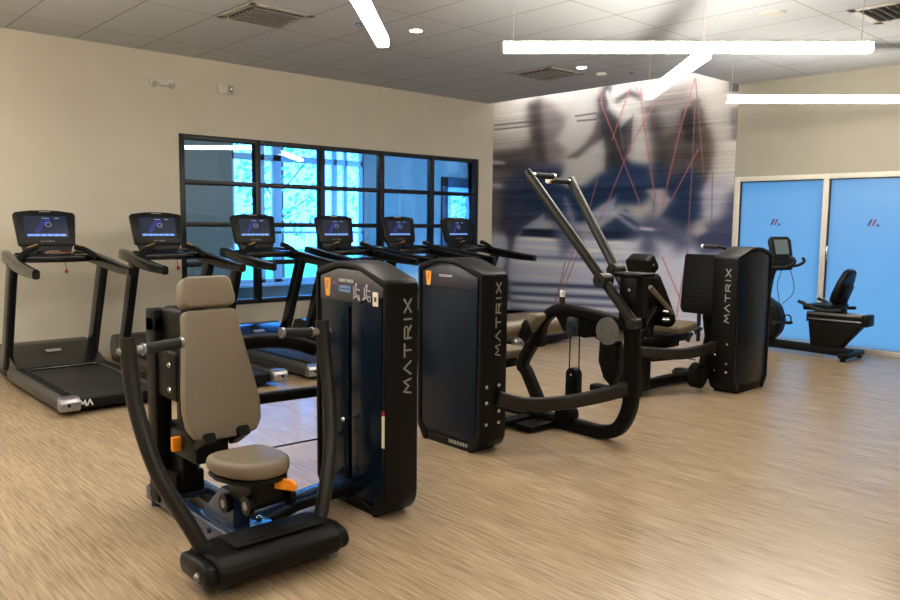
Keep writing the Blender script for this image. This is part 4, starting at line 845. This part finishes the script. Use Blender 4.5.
    b = MB(); b.bar([(-4.13, cy, .745), (-4.02, cy, .79)], .06, .06, up=(0, 1, 0)); b.cyl((-4.12, cy-.09, .745), (-4.12, cy+.09, .745), .025, 14); b.use('blue_sheen_frame').box((-4.12, cy-.06, .70), (-4.02, cy+.02, .80), .015); b.build('thigh_pad_holder', 'plastic', t)
    b = MB(); b.prism([(-4.14, .72), (-4.02, .72), (-3.90, .86), (-3.93, .89), (-4.0, .88)], 'y', cy-.16, cy+.06, .018); b.build('knee_pad', 'tan', t)
    b = MB(); b.prism([(-4.06, .70), (-3.98, .66), (-3.93, .74), (-4.0, .84)], 'y', cy-.20, cy-.165, .006); b.build('adjuster_plate', 'plastic', t)
    b = MB(); b.cyl((-3.79, cy, .92), (-3.79, cy, 1.02), .022, 18); hg = b.build('upright_grip', 'foam', t)
    b = MB(); b.cyl((-3.79, cy, 1.02), (-3.79, cy, 1.05), .02, 16); b.ball((-3.79, cy, 1.05), .02); b.build('grip_cap', 'white', hg)
    return t
M['khaki'] = mat('khaki_grey_paint', (104, 97, 84), .4, var=.06)
M['slate'] = mat('slate_pulley_housing', (38, 46, 56), .3, var=.15, scale=30)
M['silver_dark'] = mat('worn_cast_cam', (125, 122, 118), .4, metal=.5, var=.15, scale=30)
pulldown()

# ------------------------------------------------------------------ leg press, right of centre
def leg_press():
    t = thing('leg_press_machine', (-4.0, 6.6, 0), 'leg press machine with dark back pad and tall ribbed foot plate, right of centre', 'exercise machine')
    tower(t, (-3.615, 6.73, 0), (0, 1, 0), (1, 0, 0), 1, L=.68, hc=1.29)
    cx = -4.13
    # reclined back pad, user faces the tower end
    A = R(31); ey = V((0, -math.sin(A), math.cos(A))); ex = V((1, 0, 0)); ez = V((0, math.cos(A), math.sin(A)))
    X = frame((cx, 6.54, .64), ex, ey, ez)
    half = [(.11, 0), (.16, .03), (.17, .12), (.155, .38), (.14, .54), (.12, .58)]
    b = MB(); pad(b, half+[(-x, y) for x, y in half[::-1]], X, .09, .03); bp = b.build('back_pad', 'plastic', t)
    b = MB(); b.prism([(-.10, .06), (.10, .06), (.09, .48), (-.09, .48)], 'z', -.13, -.085, .01, X=X); b.build('back_pad_shell', 'black', bp)
    b = MB(); pad(b, [(-.13, .61), (.13, .61), (.14, .66), (.13, .76), (.10, .78), (-.10, .78), (-.13, .76), (-.14, .66)], X @ Matrix.Translation((0, 0, .01)), .12, .035); b.use('chrome').bolt(X @ V((.135, .70, -.06)), (1, 0, 0), .012); b.build('headrest', 'plastic', t)
    b = MB(); b.bar([X @ V((0, .66, -.10)), X @ V((0, .20, -.13)), (cx, 6.30, .50)], .07, .05, up=(0, 1, 0)); b.bar([X @ V((.06, .25, -.12)), (cx+.08, 6.05, .58), (cx+.08, 5.98, .45)], .06, .06, up=(1, 0, 0)); b.build('back_support', 'black', t)
    b = MB(); b.prism([(-.15, -.18), (.15, -.18), (.16, .12), (.13, .16), (-.13, .16), (-.16, .12)], 'z', -.08, 0, .025, 4, X=Matrix.Translation((cx, 6.77, .615)) @ Matrix.Rotation(R(6), 4, 'X')); b.build('seat', 'tan', t)
    b = MB(); b.box((cx-.15, 6.15, .46), (cx+.15, 6.80, .54), .02); b.box((cx-.09, 6.25, .40), (cx+.09, 6.70, .47), .015); b.build('seat_carriage', 'plastic', t)
    for s in (-1, 1):
        b = MB(); b.bar([(cx+s*.22, 6.62, .47), (cx+s*.22, 6.66, .53), (cx+s*.22, 6.84, .575)], .03, .03, up=(1, 0, 0)); g = b.build('side_handle', 'black', t)
        b = MB(); b.cyl((cx+s*.22, 6.70, .54), (cx+s*.22, 6.84, .575), .023, 14); b.build('hand_grip', 'foam', g)
        b = MB(); b.ball((cx+s*.22, 6.85, .578), .022); b.cyl((cx+s*.22, 6.69, .537), (cx+s*.22, 6.70, .54), .026, 14); b.build('grip_cap', 'white', g)
    # adjusting bar across the back pad
    b = MB(); b.bar([(cx+.19, 6.00, 1.02), (cx+.19, 6.38, .76)], .035, .04, up=(1, 0, 0)); b.build('adjuster_bar', 'khaki', t)
    b = MB(); b.cyl((cx+.17, 6.28, .70), (cx+.24, 6.28, .70), .03, 16); b.cyl((cx+.17, 6.27, .78), (cx+.23, 6.27, .78), .018, 14); b.build('adjuster_knob', 'chrome', t)
    # foot plate
    b = MB(); A2 = R(-6); F = frame((-4.00, 7.06, .69), (1, 0, 0), (0, math.sin(R(6)), math.cos(R(6))), (0, -math.cos(R(6)), math.sin(R(6))))
    b.prism([(-.25, 0), (.25, 0), (.28, .05), (.28, .58), (.26, .60), (-.26, .60), (-.28, .58), (-.28, .05)], 'z', -.06, 0, .014, 3, X=F); fp = b.build('foot_plate', 'plastic', t)
    b = MB(); [b.box((-.24, .05+k*.042, 0), (.24, .06+k*.042, .003), .001, X=F) for k in range(13)]; b.build('foot_plate_tread', 'dark_rubber', fp)
    b = MB(); b.bar([(-4.00, 7.13, .80), (-4.00, 7.22, .45), (-4.00, 7.10, .10)], .12, .10, up=(1, 0, 0), rc=.02); b.use('blue_sheen_frame'); [b.cyl((-4.0+dx, 7.14, .40), (-4.0+dx, 7.14, .76), .02, 12) for dx in (-.10, .10)]; b.build('foot_plate_support', 'black', t)
    # frame
    b = MB(); b.bar([(-3.70, 6.76, .44), (-3.71, 6.58, .42), (-3.78, 6.30, .40), (-3.92, 6.05, .42), (-4.08, 5.92, .44)], .07, .10, sm=6, rc=.02); b.build('side_tube', 'steel', t)
    b = MB(); b.bar([(cx, 5.85, .06), (cx, 7.25, .06)], .10, .09, rc=.02); b.box((cx-.30, 5.80, .02), (cx+.20, 5.92, .08), .012); b.box((cx-.25, 7.16, .02), (-3.75, 7.28, .08), .012)
    b.bar([(cx-.10, 6.02, .30), (cx-.10, 7.05, .24)], .06, .06, rc=.015); b.bar([(cx+.10, 6.02, .36), (cx+.10, 7.05, .30)], .05, .05, rc=.015); b.build('base_frame', 'black', t)
    b = MB(); b.box((cx-.16, 5.90, .05), (cx+.16, 6.12, .46), .02); b.build('rear_housing', 'plastic', t)
    b = MB(); b.cyl((-3.93, 6.42, .19), (-3.78, 6.66, .165), .026, 16); b.build('pivot_bar', 'steel', t)
    b = MB(); b.cyl((-3.82, 6.60, .165), (-3.74, 6.60, .165), .12, 28); b.cyl((-3.74, 6.60, .165), (-3.72, 6.60, .165), .055, 20); b.build('pivot_wheel', 'dark_rubber', t)
    b = MB(); b.tube([(cx+.05, 6.1, .42), (cx+.12, 6.95, .24)], .006, 6); b.build('cable', 'black', t)
    # raised handle above the tower
    b = MB(); b.tube([(-3.80, 7.10, 1.22), (-3.80, 7.08, 1.33), (-3.82, 7.04, 1.36), (-3.87, 7.02, 1.365)], .013, 12, 4); hb = b.build('tower_handle', 'black', t)
    b = MB(); b.cyl((-3.86, 7.02, 1.365), (-4.01, 7.02, 1.368), .02, 14); b.build('hand_grip', 'foam', hb)
    b = MB(); b.ball((-4.02, 7.02, 1.368), .022); b.build('grip_cap', 'white', hb)
    return t
leg_press()

# ------------------------------------------------------------------ recumbent bike
def bike():
    cy = 9.70
    t = thing('recumbent_bike', (-4.0, cy, 0), 'black recumbent exercise bike in front of the frosted blue glass doors', 'exercise bike')
    b = MB(); b.bar([(-4.75, cy, .085), (-4.10, cy, .085), (-3.55, cy, .075)], .12, .10, rc=.02); b.box((-3.62, cy-.28, .03), (-3.50, cy+.28, .10), .03, 3); b.box((-4.78, cy-.25, .03), (-4.66, cy+.25, .10), .03, 3)
    for y in (-.25, .25): b.cyl((-3.56, cy+y, 0), (-3.56, cy+y, .04), .03, 12); b.cyl((-4.72, cy+y, 0), (-4.72, cy+y, .04), .03, 12)
    b.build('base_rail', 'plastic', t)
    b = MB(); b.prism([(-4.84, .10), (-4.54, .10), (-4.42, .24), (-4.39, .40), (-4.45, .57), (-4.62, .68), (-4.78, .66), (-4.88, .48), (-4.90, .25)], 'y', cy-.10, cy+.10, .035, 4); b.build('flywheel_housing', 'plastic', t)
    b = MB(); b.cyl((-4.46, cy-.16, .36), (-4.46, cy+.16, .36), .022, 14); b.bar([(-4.46, cy-.15, .36), (-4.29, cy-.15, .39)], .025, .03); b.bar([(-4.46, cy+.15, .36), (-4.62, cy+.15, .40)], .025, .03); cr = b.build('crank', 'steel', t)
    for x, s in ((-4.26, -1), (-4.57, 1)):
        b = MB(); b.box((x-.05, *sorted((cy+s*.16, cy+s*.26))[:1], .375), (x+.06, max(cy+s*.16, cy+s*.26), .405), .008); b.tube([(x-.04, cy+s*.21, .40), (x-.03, cy+s*.21, .47), (x+.02, cy+s*.21, .485), (x+.05, cy+s*.21, .46), (x+.055, cy+s*.21, .40)], .009, 8, 4); b.build('pedal', 'dark_rubber', cr)
    b = MB(); b.bar([(-4.62, cy, .66), (-4.58, cy, .95), (-4.50, cy, 1.14)], .07, .08, up=(0, 1, 0), sm=4, rc=.02); b.build('console_mast', 'plastic', t)
    b = MB(); X = frame((-4.345, cy, 1.28), V((.62, -.78, 0)).normalized(), V((-.20, -.16, .97)).normalized(), V((.76, .60, .26)).normalized())
    ex = V((.42, .90, 0)).normalized(); ez = V((.85, -.40, .28)).normalized(); ey = ez.cross(ex).normalized(); ex = ey.cross(ez).normalized(); X = frame((-4.46, cy, 1.28), ex, ey, ez)
    b.prism([(-.15, -.17), (.15, -.17), (.17, .12), (.13, .175), (-.13, .175), (-.17, .12)], 'z', -.05, 0, .018, 3, X=X); cs = b.build('console', 'screen_bezel', t)
    b = MB(); b.box((-.10, -.06, 0), (.10, .13, .003), X=X); b.build('screen', 'lcd', cs)
    b = MB(); b.prism([(-.11, -.26), (.11, -.26), (.15, -.16), (-.15, -.16)], 'z', -.05, .005, .01, X=X); b.build('console_tray', 'plastic', cs)
    b = MB(); b.tube([(-4.50, cy-.22, 1.06), (-4.50, cy, 1.06), (-4.50, cy+.22, 1.06)], .018, 10); b.tube([(-4.50, cy-.22, 1.06), (-4.28, cy-.24, 1.08), (-4.19, cy-.24, 1.13), (-4.20, cy-.24, 1.18), (-4.25, cy-.24, 1.20)], .019, 12, 5); b.tube([(-4.50, cy+.22, 1.06), (-4.36, cy+.24, 1.08), (-4.28, cy+.24, 1.13), (-4.30, cy+.24, 1.18)], .019, 12, 5); b.build('handlebar', 'foam', t)
    for dx, w in ((0, -.05), (.10, .06)):
        b = MB(); b.tube([(-4.40+dx, cy-.1, 1.05), (-4.40+dx+w, cy-.1, .85), (-4.40+dx+w*.6, cy-.1, .72), (-4.42+dx*.3, cy-.08, .60)], .004, 6, 6); b.build('console_wire', 'black', t)
    # seat rail, wedge support
    b = MB(); b.prism([(-4.02, .12), (-3.66, .12), (-3.62, .18), (-3.44, .40), (-3.46, .47), (-4.05, .47), (-4.06, .40)], 'y', cy-.07, cy+.07, .02, 3); b.build('seat_pedestal', 'plastic', t)
    b = MB(); b.bar([(-4.08, cy, .475), (-3.46, cy, .475), (-3.40, cy, .49)], .14, .12, rc=.02); b.box((-3.44, cy-.11, .41), (-3.36, cy+.11, .55), .02); rb = b.build('rail_beam', 'plastic', t)
    for s in (-1, 1):
        b = MB(); b.box((-4.06, cy+s*.085-.012, .515), (-3.43, cy+s*.085+.012, .545), .004); b.box((-4.06, cy+s*.085-.012, .45), (-3.43, cy+s*.085+.012, .468), .004); b.build('seat_track', 'silver', rb)
    b = MB(); b.prism([(-.23, -.19), (.12, -.22), (.20, -.12), (.20, .12), (.12, .22), (-.23, .19)], 'z', -.07, 0, .028, 4, X=Matrix.Translation((-3.86, cy, .645)) @ Matrix.Rotation(R(-3), 4, 'Y')); b.build('seat', 'plastic', t)
    b = MB(); b.box((-3.98, cy-.09, .53), (-3.66, cy+.09, .585), .015); b.bar([(-3.68, cy, .56), (-3.65, cy, .80)], .08, .04, up=(1, 0, 0)); b.build('seat_slide', 'black', t)
    A = R(-20); ey = V((.34, 0, .94)).normalized(); ez = V((-.94, 0, .34)).normalized(); X = frame((-3.80, cy, .67), ez.cross(ey)*-1, ey, ez)
    half = [(.10, 0), (.18, .03), (.205, .12), (.19, .28), (.13, .41), (.07, .44)]
    b = MB(); pad(b, half+[(-x, y) for x, y in half[::-1]], X, .075, .025); bk = b.build('backrest', 'plastic', t)
    b = MB(); b.box((-.11, .06, -.12), (.11, .26, -.07), .02, X=X); b.build('backrest_shell', 'black', bk)
    for s in (-1, 1):
        b = MB(); b.tube([(-3.62, cy+s*.20, .60), (-3.80, cy+s*.27, .585), (-3.95, cy+s*.28, .62), (-4.10, cy+s*.28, .675)], .02, 12, 5); g = b.build('side_handle', 'foam', t)
        b = MB(); b.box((-4.06, cy+s*.28-.01, .672), (-3.97, cy+s*.28+.01, .684), .003, X=None); b.build('pulse_contact', 'silver', g)
    return t
bike()
# ------------------------------------------------------------------ light and camera
def area(name, loc, rot, sx, sy, p, col):
    l = bpy.data.lights.new(name, 'AREA'); l.shape = 'RECTANGLE'; l.size = sx; l.size_y = sy; l.energy = p; l.color = col
    o = bpy.data.objects.new(name, l); o.location = loc; o.rotation_euler = rot; C.objects.link(o); return o
# LED strip hidden in the ceiling slot, washing the mural
area('cove_strip_light', ((-10.1+SLOT_X)/2, 9.75, 4.15), (R(70), 0, 0), 4.5, .05, COVE, (1, .98, .92))
s = bpy.data.lights.new('sun', 'SUN'); s.energy = 3.5; s.angle = R(1); s.color = (1, .95, .85); so = bpy.data.objects.new('sun', s); so.rotation_euler = (R(-20), R(42), 0); C.objects.link(so)
# unseen fill light added under the lobby ceiling to brighten its walls
area('lobby_fill_light', (-11.5, 6.0, 3.55), (0, 0, 0), 1.2, 1.2, LOBBY, (1, .97, .95))
w = bpy.data.worlds.new('sky'); bpy.context.scene.world = w; w.use_nodes = True
nt = w.node_tree; bg = nt.nodes['Background']; bg.inputs[0].default_value = (.32, 1.2, 3.2, 1); bg.inputs[1].default_value = SKY

f, yaw, pitch, roll = 777.22, .83339, .09881, .010795
fw = V((-math.sin(yaw)*math.cos(pitch), math.cos(yaw)*math.cos(pitch), -math.sin(pitch)))
r = fw.cross(V((0, 0, 1))).normalized(); u = r.cross(fw)
r2 = r*math.cos(roll)+u*math.sin(roll); u2 = -r*math.sin(roll)+u*math.cos(roll)
cd = bpy.data.cameras.new('camera'); cd.sensor_width = 36; cd.lens = f*36/900; cd.clip_end = 200
co = bpy.data.objects.new('camera', cd); co.matrix_world = frame((0, 0, 1.57), r2, u2, -fw); C.objects.link(co)
sc_ = bpy.context.scene; sc_.camera = co
sc_.view_settings.view_transform = 'Standard'; sc_.view_settings.look = 'None'; sc_.view_settings.gamma = 1; sc_.view_settings.exposure = EXPO
